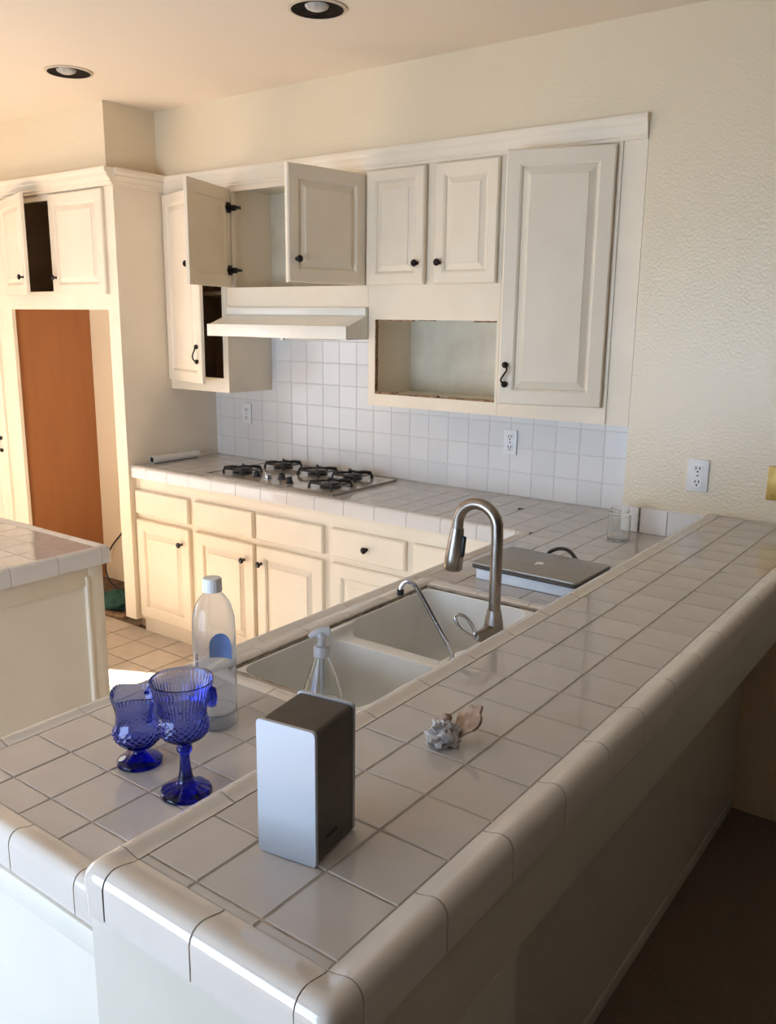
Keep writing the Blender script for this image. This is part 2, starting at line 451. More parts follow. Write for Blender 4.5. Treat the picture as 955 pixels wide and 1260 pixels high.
# the low tiles below the flush wall
boxo('grout_bed', XA, -0.30, -0.004, 0.0, HC - .01, 1.000, BGROUT, wd)
for a, b in ((XA, -.531), (-.5275, -.432), (-.432, -.33), (-.33, -.29)):
    wtile(a, b, HC, .998, -0.008, BTILE, wd)
boxo('caulk_line', -.5312, -.5272, -.0095, -.002, HC, .998, CAULK, wd)

# ------------------------------------------------------------------ crown mouldings
crown = [(0, 2.190), (-.018, 2.190), (-.018, 2.199), (-.028, 2.203), (-.028, 2.212), (-.034, 2.218), (-.046, 2.228), (-.046, 2.237), (-.056, 2.243), (-.060, 2.250), (-.060, 2.2635), (0, 2.2635)]
v, f = prism_x([(y_ * .36, z_) for y_, z_ in crown], XF, XA - .002)
struct(obj('trim_1', mesh(v, f, CAB, smooth=30)))
v, f = prism_x([(y * .9 - .29, z + .004) for y, z in crown], -4.66, XF + .02)
tr2 = struct(obj('trim_2', mesh(v, f, CAB, smooth=30)))
# return of that crown along the side of the surround
v, f = prism_x([(y * .6, z + .004) for y, z in crown], 0.0, 0.28)
obj('return_moulding', mesh([(XF - .002 - q[1], -.29 + q[0], q[2]) for q in v], f, CAB, smooth=30), tr2)

# ------------------------------------------------------------------ cabinet door / drawer builder
def rings(w_, h_, prof):
    """nested rectangle rings; prof = [(inset, y)] ; local x 0..w, z 0..h"""
    V, Fc = [], []
    for d, y in prof:
        V += [(d, y, d), (w_ - d, y, d), (w_ - d, y, h_ - d), (d, y, h_ - d)]
    for i in range(len(prof) - 1):
        for k in range(4):
            k2 = (k + 1) % 4
            Fc.append((i * 4 + k, i * 4 + k2, i * 4 + 4 + k2, i * 4 + 4 + k))
    return V, Fc
def knob_mesh():
    v, f = lathe([(0, -.004), (.0075, -.004), (.0075, .0), (.0045, .003), (.0042, .012), (.010, .015), (.0135, .019), (.0135, .023), (.010, .027), (0, .0285)], 16)
    return mesh([(x, -z, y) for x, y, z in v], f, KNOB, smooth=40)
KM = knob_mesh()
def handle_mesh():
    parts = []
    for zz in (.034, -.034):
        v, f = lathe([(0, 0), (.009, 0), (.011, .004), (.011, .010), (.007, .014), (0, .015)], 14)
        parts.append(([(x, -z, y + zz) for x, y, z in v], f))
    pts = spline([(0.002, -.012, .034), (.010, -.020, .018), (0, -.024, 0), (-.010, -.020, -.018), (-.002, -.012, -.034)], 6)
    parts.append(tube(pts, .0035, 8))
    v, f = merge(parts); return mesh(v, f, KNOB, smooth=40)
HM = handle_mesh()
def hinge_mesh():
    parts = [vbox(.004, .030, 0.0, .006, -.022, .022), vbox(-.004, .006, -.002, .030, -.012, .012)]
    v, f = lathe([(0, 0), (.017, 0), (.017, .007), (0, .007)], 16)
    parts.append(([(x + .022, z, y) for x, y, z in v], f))
    parts.append(vbox(-.012, .016, .006, .050, -.006, .006))
    v, f = merge(parts); return mesh(v, f, KNOB, smooth=40)
HG = hinge_mesh()
def door(parent, x, y, z, w_, h_, side='L', ang=0.0, knob=None, handle=None, hinges=False, t=.019, fw=.052, flat=False, label=None):
    """door whose back lies at y; hinge at world x, side L -> extends to +x, R -> to -x; ang opens it towards the viewer"""
    sx = 1 if side == 'L' else -1
    if flat:
        V, Fc = rings(w_, h_, [(.0, 0), (0, -t + .006), (.006, -t)])
    else:
        V, Fc = rings(w_, h_, [(.0, 0), (0, -t + .005), (.005, -t), (fw - .006, -t), (fw - .003, -t + .002), (fw, -t + .003), (fw + .004, -t + .0095)])
    n = len(V) // 4
    if flat: Fc.append(tuple(range((n - 1) * 4, n * 4)))
    else:  # back of the door: shallow sunk field
        bi = fw + .004
    V2, F2 = rings(w_, h_, [(0, 0), (fw, 0), (fw + .003, -.003), (fw + .02, -.003)])
    F2.append((12, 13, 14, 15))
    V, Fc = merge([(V, Fc), (V2, F2)])
    if sx < 0: V = [(-a, b, c) for a, b, c in V]
    o = obj('drawer' if flat else 'door', mesh(V, Fc, CAB), parent, (x, y, z), rot=(0, 0, -ang * sx))
    WL[o.name] = Vector((x, y, z))
    if not flat:
        V, Fc = rings(w_ - 2 * fw - .008, h_ - 2 * fw - .008, [(0, 0), (.004, -.0005), (.024, -.0085), (.025, -.0105)])
        Fc.append((12, 13, 14, 15))
        V = [(a + fw + .004, b - t + .0095, c + fw + .004) for a, b, c in V]
        if sx < 0: V = [(-a, b, c) for a, b, c in V]
        obj('raised_panel', mesh(V, Fc, CAB), o, (0, 0, 0), local=True)
    if knob: obj('knob', KM, o, (sx * knob[0], -t, knob[1]), local=True)
    if handle: obj('pull_handle', HM, o, (sx * handle[0], -t, handle[1]), local=True)
    if hinges:
        for zz in hinges:
            obj('hinge', HG, o, (sx * .006, .001, zz), local=True, rot=(0, 0, 0) if sx > 0 else (0, 0, 0))
    return o
def frame_plate(parent, x0, x1, z0, z1, y0, y1, holes, name='face_frame', material=None):
    o = plate(x0, x1, z0, z1, y0, y1, holes, material or CAB, name)
    o.parent = parent; o.location = -WL[parent.name]
    return o

# ------------------------------------------------------------------ base cabinets of the back run
BY = -0.2465                      # face-frame front plane; door fronts at about -0.265
def base_cab(x0, x1, label, doors, drawers, last=False):
    c = thing('base_cabinet', label, 'cabinet', ((x0 + x1) / 2, 0.02, FZ), group='base cabinets along the back wall')
    holes = []
    for d in doors: holes.append((d['x0'] + .015, d['x1'] - .015, .165, .632))
    for d in drawers: holes.append((d[0] + .015, d[1] - .015, .688, .782))
    frame_plate(c, x0, x1, .128, .862, BY, BY + .02, holes)
    boxo('carcass', x0 + .001, x1 - .001, BY + .019, D - .01, .128, .862, CABIN, c)
    boxo('toe_kick', x0, x1, -.232, -.217, FZ, .128, CAB, c)
    for d in drawers:
        door(c, d[0], BY, .676, d[1] - d[0], .119, flat=True, knob=((d[1] - d[0]) / 2, .0585) if d[2] else None)
    for d in doors:
        w_ = d['x1'] - d['x0']
        door(c, d['x0'], BY, .147, w_, .503, knob=(d['k'], .425), fw=.058)
    return c
base_cab(XF, -2.546, 'narrow cream base cabinet beside the refrigerator opening, one door and drawer front',
         [dict(x0=-2.953, x1=-2.566, k=.335)], [(-2.953, -2.566, False)])
base_cab(-2.546, -1.722, 'wide two-door cream base cabinet under the gas cooktop',
         [dict(x0=-2.526, x1=-2.145, k=.325), dict(x0=-2.127, x1=-1.744, k=.03)], [(-2.526, -2.145, False), (-2.127, -1.744, False)])
base_cab(-1.722, -1.314, 'cream base cabinet right of the cooktop with a knobbed drawer over a door',
         [dict(x0=-1.700, x1=-1.332, k=.31)], [(-1.700, -1.332, True)])
base_cab(-1.314, -0.86, 'cream corner base cabinet half hidden behind the sink peninsula',
         [dict(x0=-1.296, x1=-.90, k=.04)], [(-1.296, -.90, False)])

# ------------------------------------------------------------------ tiled countertop (L shaped worktop)
ct = thing('tile_countertop', 'L-shaped white tiled kitchen countertop running along the back wall and peninsula', 'countertop', (-.6, -.9, .86))
CW, CD = 0.040, 0.052
XPI, XPO = -0.8125, -0.8525       # inner / outer line of the peninsula's kitchen edge
XRI = -0.290                      # riser
YEI = -2.257                      # inner line of the peninsula's end
YFI = -0.235                      # inner line of the back run's front
SX0, SX1, SY0, SY1 = -0.768, -0.312, -1.692, -0.957     # sink cut-out
GZ = HC - .0016
def bed(x0, x1, y0, y1): return vbox(x0, x1, y0, y1, HC - .045, GZ)
v, f = merge([bed(XF, XPI, YFI - .028, D), bed(XPI - .028, XRI, SY1, D * 0 - .001), bed(XPI, XA - .001, -.001, D),
              bed(XPI - .028, XRI, YEI - .028, SY0), bed(XPI - .028, SX0, SY0, SY1), bed(SX1, XRI, SY0, SY1)])
obj('grout_bed', mesh(v, f, GROUT), ct)
xlines = [XPI + .1016 * k for k in range(0, 6)]; xlines = [x for x in xlines if x < XRI - .01] + [XRI]
ylines = [-2.2025 + .1014 * k for k in range(0, 26)]
ypen = [YEI] + [y for y in ylines if y < -.02] + [0.0]
NB, FB = SY0 - .046, SY1 + .046     # sink border lines
for j in range(len(ypen) - 1):
    y0, y1 = ypen[j], ypen[j + 1]
    for i in range(len(xlines) - 1):
        x0, x1 = xlines[i], xlines[i + 1]
        if y1 <= NB or y0 >= FB: htile(x0, x1, y0, y1, HC, TILE, ct)
        elif y0 < NB: htile(x0, x1, y0, NB, HC, TILE, ct)
        elif y1 > FB: htile(x0, x1, FB, y1, HC, TILE, ct)
xb = [XPI - .1016 * k for k in range(0, 22)]; xb = [x for x in xb if x > XF + .015]; xb = [XF] + xb[::-1]
yb_ = [YFI] + [y for y in ylines if -.2 < y < D - .02] + [D - .005]
for j in range(len(yb_) - 1):
    for i in range(len(xb) - 1): htile(xb[i], xb[i + 1], yb_[j], yb_[j + 1], HC, TILE, ct)
    if yb_[j + 1] > .0:
        xr_ = [XPI, XPI + .1016, XPI + .2032, XA]
        for i in range(3): htile(xr_[i], min(xr_[i + 1], XA), max(yb_[j], 0.0), yb_[j + 1], HC, TILE, ct)
# edges
edge_run((XF + .002, YFI), (XPI, YFI), (0, -1), HC, .1525, CW, CD, ct, start_off=.04, ext=(-.001, 0))
edge_run((XPI, YEI), (XPI, YFI - CW), (-1, 0), HC, .1525, CW, CD, ct, start_off=.05)
edge_run((XPI, YEI), (-.3045, YEI), (0, -1), HC, .1525, CW, CD, ct, start_off=.06)
corner((XPI - .0006, YEI - .0006), -PI / 2, HC, CW, CD, ct)
# rounded trim tiles around the sink
SB = 0.046
def strim(L):
    pr_ = [(0, -.006), (0, 0), (.010, .0015), (.024, .0025), (.034, .0010), (.042, -.004), (.0455, -.012), (.0455, -.02)]
    n = len(pr_); V = []
    for x in (-L / 2, L / 2): V += [(x, -d, z) for d, z in pr_]
    Fc = [(k, (k + 1) % n, n + (k + 1) % n, n + k) for k in range(n)] + [tuple(range(n)), tuple(range(2 * n - 1, n - 1, -1))]
    return mesh(V, Fc, ETILE, smooth=50)
def strim_run(p0, p1, outward, L=.1525):
    p0, p1 = Vector(p0), Vector(p1); d = p1 - p0; tot = d.length; d /= tot; s = 0
    rz = math.atan2(outward[1], outward[0]) + PI / 2
    while s < tot - .01:
        b = min(s + L, tot); c = p0 + d * ((s + b) / 2)
        obj('sink_trim_tile', strim(b - s - GAP), ct, (c.x, c.y, HC), rot=(0, 0, rz)); s = b
strim_run((XPI, NB), (XPI, FB), (1, 0))
strim_run((SX0, NB), (SX1, NB), (0, 1))
strim_run((SX0, FB), (SX1, FB), (0, -1))

# ------------------------------------------------------------------ raised bar top
bt = thing('tile_bar_top', 'long raised white tiled bar top with rounded edge tiles in the foreground', 'bar top', (-.12, -1.2, .95))
BXL, BX1, BX2, BXR = -0.2644, -0.1793, -0.0777, 0.0239
BYE, BYS = -2.3044, -2.2905
BW, BD = 0.043, 0.056
v, f = vbox(BXL - .03, BXR + .03, BYE - .03, 0.0, HB - .055, HB - .0016)
obj('grout_bed', mesh(v, f, GROUT), bt)
yl = [BYE, BYS]; y = BYS
while y + T < -.02: y += T; yl.append(y)
yl.append(0.0)
cols = [BXL, BX1, BX2, BXR]
for j in range(len(yl) - 1):
    for i in range(3): htile(cols[i], cols[i + 1], yl[j], yl[j + 1], HB, TILE, bt)
edge_run((BXR, BYE), (BXR, 0), (1, 0), HB, .1466, BW, BD, bt)
edge_run((BXL, BYE), (BXL, 0), (-1, 0), HB, .1525, BW, BD, bt)
edge_run((BXL, BYE), (BXR, BYE), (0, -1), HB, (BXR - BXL) / 2, .049, BD, bt, ext=(.005, .005))
corner((BXR + .0006, BYE - .0006), 0, HB, BW, BD, bt, W2=.049)
corner((BXL - .0006, BYE - .0006), -PI / 2, HB, .049, BD, bt, W2=BW)

# ------------------------------------------------------------------ peninsula half wall and base
pw = struct(plate(-.292, -.136, 0, HB - .056, -2.335, 0, [], PENWALL, 'wall_peninsula', axis='Y')) if False else None
pw = struct(boxo('wall_peninsula', -.290, -.136, -2.322, 0.0, 0, HB - .056, PENWALL))
boxo('apron', -.136, .052, -2.322, -.001, .815, HB - .056, PENWALL, pw, r=.003)
boxo('end_post', -.136, .052, -2.322, -1.955, 0, .815, PENWALL, pw)
boxo('end_panel', -.326, .052, -2.330, -2.322, 0, HB - .056, PENWALL, pw)
boxo('end_filler', -.326, -.290, -2.322, -2.304, 0, HB - .056, PENWALL, pw)
boxo('riser', -.2955, -.288, -2.25, -.009, HC + .002, HB - .057, BTILE, pw)
struct(boxo('baseboard_peninsula', -.136, -.130, -1.955, -.001, 0, .042, PENWALL, r=.002))
pc = thing('peninsula_cabinet', 'white painted sink peninsula cabinet below the lower tiled counter', 'cabinet', (-.57, -1.3, FZ))
boxo('end_panel', -.835, -.292, -2.292, -2.272, FZ + .08, .816, CABW, pc)
boxo('end_rail', -.845, -.292, -2.302, -2.272, .816, .8565, CABW, pc, r=.004)
boxo('carcass', -.832, -.298, -2.272, -1.74, FZ + .08, .8635, CABIN, pc)
boxo('front_panel', -.836, -.816, -1.74, -.28, FZ + .08, .862, CAB, pc)
boxo('floor_panel', -.816, -.298, -1.74, -.26, FZ + .08, FZ + .1, CABIN, pc)
boxo('toe_kick', -.79, -.298, -2.24, -.26, FZ, FZ + .08, CAB, pc)
for i in range(4):
    y0 = -2.26 + i * .47
    dv = boxo('door', -.853, -.836, y0 + .02, y0 + .45, .16, .84, CAB, pc, r=.004)

# ------------------------------------------------------------------ island
ic = thing('kitchen_island', 'cream kitchen island cabinet with a panelled side at the left edge', 'cabinet', (-2.4, -1.8, FZ))
IX, IY, IX0, IY0 = -1.803, -1.275, -2.95, -2.20
boxo('body', IX0, IX, IY0, IY, FZ, .862, CAB, ic)
boxo('corner_stile', IX, IX + .012, IY - .052, IY + .002, FZ, .862, CAB, ic, r=.002)
boxo('top_rail', IX, IX + .012, IY0, IY - .052, .795, .862, CAB, ic, r=.002)
boxo('bottom_rail', IX, IX + .012, IY0, IY - .052, FZ, FZ + .09, CAB, ic, r=.002)
boxo('panel_moulding', IX, IX + .017, IY - .062, IY - .050, FZ + .09, .826, CAB, ic, r=.003)
it = thing('island_top', 'white tiled island worktop at the left edge of the picture', 'countertop', (-2.4, -1.8, .862))
IXR, IYF = -1.809, -1.284
v, f = vbox(IX0 - .01, IXR + .026, IY0, IYF + .026, HC - .045, HC - .0016)
obj('grout_bed', mesh(v, f, GROUT), it)
x = IXR
ilx = [IXR - T * k for k in range(0, 12)]; ily = [IYF - T * k for k in range(0, 10)]
for i in range(len(ilx) - 1):
    for j in range(len(ily) - 1): htile(ilx[i + 1], ilx[i], ily[j + 1], ily[j], HC, TILE, it)
edge_run((IXR, IYF), (IXR, IY0), (1, 0), HC, .1525, .036, .05, it)
edge_run((IXR, IYF), (IX0, IYF), (0, 1), HC, .1525, .036, .05, it)
corner((IXR, IYF), PI / 2, HC, .036, .05, it)

# ------------------------------------------------------------------ refrigerator surround
rs = thing('refrigerator_surround', 'cream tall surround with two upper doors around the empty refrigerator opening', 'cabinet', (-3.45, 0, FZ))
SY = -.287
boxo('side_panel', -3.043, XF, SY + .02, D, .13, 2.205, CAB, rs)
boxo('side_panel', -3.945, -3.900, SY + .02, D, FZ, 2.205, CAB, rs)
boxo('hardboard_lining', -3.900, -3.893, SY + .02, D - .002, FZ + .004, 1.70, HARD, rs)
frame_plate(rs, -3.975, XF, .13, 2.205, SY, SY + .02, [(-3.872, -3.043, .0, 1.648), (-3.845, -3.07, 1.735, 2.165)])
boxo('back_lining', -3.893, -3.043, .198, .210, FZ + .004, 1.66, WALL, rs)
boxo('cabinet_floor', -3.90, -3.043, SY + .02, D - .012, 1.662, 1.685, CAB, rs)
boxo('cabinet_back', -3.90, -3.043, D - .012, D, 1.685, 2.205, DARKIN, rs)
boxo('dark_inside_lining', -3.899, -3.885, SY + .021, D - .013, 1.685, 2.2, DARKIN, rs)
boxo('dark_inside_lining', -3.885, -3.05, SY + .021, D - .013, 1.686, 1.692, DARKIN, rs)
boxo('toe_block', -3.03, -2.99, -.2, D, FZ, .13, DARKIN, rs)
door(rs, -3.028, SY, 1.717, .425, .470, side='R', knob=(.392, .082))
door(rs, -3.885, SY, 1.717, .425, .470, side='L', ang=.30, knob=(.392, .082))
pn = thing('pantry_cabinet', 'tall cream pantry cabinet at the far left edge', 'cabinet', (-4.3, 0, FZ))
boxo('carcass', -4.64, -3.976, SY + .02, D, FZ, 2.205, CAB, pn)
frame_plate(pn, -4.64, -3.976, FZ, 2.205, SY, SY + .02, [(-4.60, -4.02, .2, 2.1)])
boxo('blind_panel', -4.62, -4.0, SY + .012, SY + .024, .18, 2.12, DARKIN, pn)
door(pn, -4.61, SY, .17, .605, 1.52, side='L', handle=(.565, .75))
door(pn, -4.61, SY, 1.717, .605, .470, side='L', knob=(.57, .08))

# ------------------------------------------------------------------ upper cabinets
def shell(c, x0, x1, z0, z1, inside=None, y1=None, bottom=True):
    y1 = D - .004 if y1 is None else y1
    mi = inside or CABIN
    boxo('side_panel', x0 + .0005, x0 + .016, .019, y1, z0, z1, CAB, c)
    boxo('side_panel', x1 - .016, x1 - .0005, .019, y1, z0, z1, CAB, c)
    boxo('back_panel', x0 + .016, x1 - .016, y1 - .008, y1, z0, z1, mi, c)
    boxo('bottom_panel', x0 + .016, x1 - .016, .019, y1 - .008, z0 + .012, z0 + .028, CAB, c)
    boxo('top_panel', x0 + .016, x1 - .016, .019, y1 - .008, z1 - .016, z1, mi, c)
ZT = 2.204
# A: left of the hood
ca = thing('wall_cabinet', 'tall narrow cream wall cabinet beside the refrigerator surround with its door ajar', 'cabinet', (-2.75, .15, 1.27))
frame_plate(ca, XF + .001, -2.5475, 1.27, ZT, 0, .019, [(-2.93, -2.583, 1.337, 2.165)])
shell(ca, XF + .001, -2.5475, 1.27, ZT, inside=DARKIN)
for a, b in ((-2.944, -2.938), (-2.571, -2.5645)):
    boxo('dark_inside_lining', a, b, .0195, D - .013, 1.299, 2.187, DARKIN, ca)
boxo('shelf', -2.937, -2.572, .03, D - .013, 1.72, 1.738, DARKIN, ca)
door(ca, -2.951, -.001, 1.315, .375, .868, side='L', ang=.285, handle=(.338, .135))
# B: over the hood
cb = thing('wall_cabinet', 'short cream wall cabinet above the range hood with both doors standing open', 'cabinet', (-2.13, .15, 1.665))
frame_plate(cb, -2.546, -1.7195, 1.665, ZT, 0, .019, [(-2.500, -1.762, 1.752, 2.168)])
shell(cb, -2.546, -1.7195, 1.665, ZT)
boxo('inner_floor', -2.529, -1.736, .02, D - .013, 1.735, 1.749, CABIN, cb)
door(cb, -2.507, -.003, 1.752, .385, .425, side='L', ang=math.radians(70), hinges=(.075, .345), knob=(.350, .085))
door(cb, -1.748, -.003, 1.752, .382, .425, side='R', ang=math.radians(79), hinges=(.075, .345), knob=(.345, .085))
# C: microwave cabinet
cc = thing('wall_cabinet', 'cream wall cabinet with two small doors above an empty microwave niche', 'cabinet', (-1.415, .15, 1.27))
NI = (-1.685, -1.121, 1.318, 1.617)
frame_plate(cc, -1.7185, -1.1085, 1.27, ZT, 0, .019, [NI, (-1.690, -1.455, 1.78, 2.155), (-1.375, -1.15, 1.78, 2.155)])
shell(cc, -1.7185, -1.1085, 1.27, ZT)
boxo('niche_floor', -1.702, -1.1245, .02, D - .013, 1.300, 1.314, CABIN, cc)
boxo('niche_ceiling', -1.702, -1.1245, .02, D - .013, 1.62, 1.64, CABIN, cc)
v, f = [], []
parts = []
xx = NI[0] + .002
while xx < NI[1] - .01:
    wdt = random.uniform(.02, .09); e = min(xx + wdt, NI[1] - .002)
    parts.append(vbox(xx, e - .003, .001 + random.uniform(0, .003), .018, 1.3175, 1.3175 + random.uniform(.004, .011)))
    xx = e
V, Fc = merge(parts); o = obj('raw_edge', mesh(V, Fc, RAWWOOD), cc, (0, 0, 0))
o.location = -WL[cc.name]
parts = [vbox(a, b, .001, .018, 1.617 - h_, 1.617) for a, b, h_ in ((-1.62, -1.50, .006), (-1.47, -1.40, .003), (-1.22, -1.13, .006))]
V, Fc = merge(parts); o = obj('raw_edge', mesh(V, Fc, RAWWOOD), cc); o.location = -WL[cc.name]
boxo('raw_edge', NI[0], NI[0] + .003, .001, .018, 1.328, 1.617, RAWWOOD, cc)
door(cc, -1.714, -.001, 1.752, .277, .432, side='L', knob=(.248, .078), fw=.046, ang=.02)
door(cc, -1.124, -.001, 1.752, .270, .432, side='R', knob=(.242, .078), fw=.046, ang=.01)
# D: tall cabinet
cd = thing('wall_cabinet', 'tall cream wall cabinet with one long raised-panel door at the right end', 'cabinet', (-.85, .15, 1.27))
frame_plate(cd, -1.1075, XA - .001, 1.27, ZT, 0, .019, [(-1.045, -.715, 1.34, 2.165)])
shell(cd, -1.1075, XA - .001, 1.27, ZT)
boxo('edge_moulding', -.683, -.676, -.005, 0, 1.272, 2.19, CAB, cd, r=.002)
door(cd, -.696, -.001, 1.327, .362, .855, side='R', ang=.30, handle=(.338, .105), fw=.055)

# ------------------------------------------------------------------ range hood
rh = thing('range_hood', 'white enamel under-cabinet range hood with a sloping top', 'range hood', (-2.125, .05, 1.537))
hx0, hx1 = -2.531, -1.722
prof = [(-.012, 1.6645), (-.012, 1.632), (-.130, 1.588), (-.130, 1.545), (-.02, 1.540), (.278, 1.540), (.278, 1.6645)]
v, f = prism_x(prof, hx0, hx1)
obj('canopy', mesh(v, f, HOOD), rh).location = -WL[rh.name]
boxo('front_lip', hx0, hx1, -.142, -.130, 1.537, 1.590, HOOD, rh, r=.002)
boxo('back_flange', hx0 + .0, hx1, -.018, -.012, 1.633, 1.664, HOOD, rh, r=.0015)
boxo('badge', -2.20, -2.14, -.1435, -.1415, 1.556, 1.566, PLATE, rh)
boxo('grease_filter', -2.38, -1.86, -.06, .22, 1.532, 1.540, NICKEL, rh, r=.002)
boxo('switch', -2.10, -2.085, -.12, -.105, 1.526, 1.545, PLATE, rh, r=.002)

# ------------------------------------------------------------------ gas cooktop
gc = thing('gas_cooktop', 'gas cooktop with black iron burner grates set in the tiled counter', 'cooktop', (-2.12, .02, HC))
CZ = HC + .009
pts = [(x - 2.12, y + .02) for x, y in rrect(.765, .445, .02)]
v, f = prism_z([(x, y) for x, y in pts], HC + .0008, CZ)
obj('glass_plate', bevel_mesh(v, f, GLASSTOP, .002, 1), gc).location = -WL[gc.name]
def rim_ring(w_, h_, t_, z0, z1):
    a = rrect(w_, h_, .022); b = rrect(w_ - 2 * t_, h_ - 2 * t_, .018); n = len(a)
    V = [(x, y, z0) for x, y in a] + [(x, y, z1) for x, y in a] + [(x, y, z1) for x, y in b] + [(x, y, z0) for x, y in b]
    Fc = []
    for i in range(n):
        j = (i + 1) % n
        for s in range(4): Fc.append((s * n + i, s * n + j, ((s + 1) % 4) * n + j, ((s + 1) % 4) * n + i))
    return V, Fc
v, f = rim_ring(.774, .454, .005, .0006, .0105)
obj('steel_rim', mesh(v, f, NICKEL), gc, (-2.12, .02, HC))
def grate_mesh(R):
    parts = [tube([(R * .55 * math.cos(a), R * .55 * math.sin(a), .022) for a in [2 * PI * k / 20 for k in range(20)]], .004, 6, closed=True)]
    for k in range(4):
        a = PI / 4 + k * PI / 2; c, s = math.cos(a), math.sin(a)
        parts.append(tube([(c * R * .30, s * R * .30, .030), (c * R * .6, s * R * .6, .031), (c * R * .98, s * R * .98, .028), (c * R * 1.05, s * R * 1.05, .012), (c * R * 1.06, s * R * 1.06, 0)], [.0045, .006, .006, .006, .007], 6))
        b = a + PI / 2; c2, s2 = math.cos(b), math.sin(b)
        parts.append(tube([(c * R * 1.0, s * R * 1.0, .022), (c2 * R * 1.0, s2 * R * 1.0, .022)], .0048, 6) if k % 2 == 0 else tube([(c * R * 1.0, s * R * 1.0, .018), (c2 * R * 1.0, s2 * R * 1.0, .018)], .003, 6))
    return mesh(*merge(parts), IRON, smooth=45)
def burner_mesh():
    v, f = lathe([(0, .0), (.046, 0), (.046, .004), (.032, .007), (.032, .013), (.034, .014), (.034, .018), (.028, .021), (0, .022)], 24)
    return mesh(v, f, IRON, smooth=40)
BM_ = burner_mesh()
for bx, by, R in ((-2.385, -.085, .082), (-2.335, .135, .082), (-2.09, .105, .085), (-1.90, .12, .085), (-1.845, -.095, .085)):
    b = obj('burner', BM_, gc, (bx, by, CZ + .0005))
    obj('grate', grate_mesh(R), gc, (bx, by, CZ + .0005), rot=(0, 0, random.uniform(-.06, .06)))
v, f = lathe([(0, 0), (.019, 0), (.019, .004), (.015, .006), (.0135, .02), (.011, .023), (0, .024)], 18)
v2, f2 = vbox(-.003, .003, -.014, .014, .02, .027)
KB = mesh(*merge([(v, f), (v2, f2)]), BLACKP, smooth=40)
KC = mesh(*merge([(v, f), (v2, f2)]), CHROME, smooth=40)
for (kx, ky), km in zip(((-2.264, -.112), (-2.196, -.112), (-2.135, -.085), (-2.045, -.135)), (KB, KC, KB, KB)):
    obj('control_knob', km, gc, (kx, ky, CZ + .0003))

# ------------------------------------------------------------------ sink
sk = thing('double_sink', 'white enamel double bowl kitchen sink with grimy caulked rim', 'sink', (-.54, -1.32, HC - .2))
def solid_box(x0, x1, y0, y1, z0, z1, r, seg=4):
    v, f = vbox(x0, x1, y0, y1, z0, z1); return bpy.data.objects.new('sink_tool', bevel_mesh(v, f, ENAMEL, r, seg))
SZ = HC - .006
base = solid_box(SX0 + .002, SX1 - .002, SY0 + .002, SY1 - .002, HC - .205, SZ, .006, 2); COL.objects.link(base)
SDV = -1.345
cuts = [solid_box(SX0 + .012, -.440, SY0 + .012, SDV - .020, HC - .19, HC + .2, .045, 5),
        solid_box(SX0 + .012, -.440, SDV + .020, SY1 - .012, HC - .19, HC + .2, .045, 5),
        solid_box(SX0 + .020, -.448, SDV - .10, SDV + .10, HC - .032, HC + .2, .012, 3)]
for c_ in cuts:
    COL.objects.link(c_)
    md = base.modifiers.new('cut', 'BOOLEAN'); md.operation = 'DIFFERENCE'; md.solver = 'EXACT'; md.object = c_
dg = bpy.context.evaluated_depsgraph_get(); dg.update()
sme = bpy.data.meshes.new_from_object(base.evaluated_get(dg))
for c_ in cuts + [base]: bpy.data.objects.remove(c_)
bm = bmesh.new(); bm.from_mesh(sme)
bmesh.ops.remove_doubles(bm, verts=bm.verts, dist=1e-5)
sharp = [e for e in bm.edges if e.is_manifold and e.calc_face_angle(0) > 0.9]
try: bmesh.ops.bevel(bm, geom=sharp, offset=.006, segments=3, profile=0.5, affect='EDGES', clamp_overlap=True)
except Exception: pass
bm.to_mesh(sme); bm.free()
sme.materials.clear(); sme.materials.append(ENAMEL); sme.shade_smooth(); sme.set_sharp_from_angle(angle=math.radians(40))
obj('basin', sme, sk).location = -WL[sk.name]
random.seed(11)
def caulk(p0, p1, n, nx, ny):
    """one uneven bead of caulk between the basin rim and the tiles"""
    P0, P1 = Vector(p0), Vector(p1); V, Fc = [], []
    for i in range(n + 1):
        c = P0.lerp(P1, i / n); t_ = random.uniform(.0008, .0028); hh = random.uniform(.0006, .0024)
        for sg, z in ((-1, SZ - .004), (-1, SZ + hh), (1, SZ + hh), (1, SZ - .004)):
            V.append((c.x + sg * t_ * nx, c.y + sg * t_ * ny, z))
        if i:
            for k in range(4): Fc.append(((i - 1) * 4 + k, (i - 1) * 4 + (k + 1) % 4, i * 4 + (k + 1) % 4, i * 4 + k))
    Fc += [(0, 1, 2, 3), tuple(n * 4 + k for k in (3, 2, 1, 0))]
    o = obj('caulk_bead', mesh(V, Fc, CAULK), sk); o.location = -WL[sk.name]
caulk((SX0 + .0055, SY0 + .012), (SX0 + .0055, SY1 - .012), 60, 1, 0)
caulk((SX0 + .012, SY1 - .0055), (SX1 - .012, SY1 - .0055), 36, 0, 1)
caulk((SX0 + .012, SY0 + .0055), (SX1 - .012, SY0 + .0055), 36, 0, 1)
for yy in (-1.52, -1.15):
    v, f = lathe([(0, .002), (.02, .002), (.022, .004), (.038, .004), (.042, .001), (.042, 0), (0, 0)], 24)
    obj('drain', mesh(v, f, CHROME, smooth=40), sk, (-.61, yy, HC - .1895))

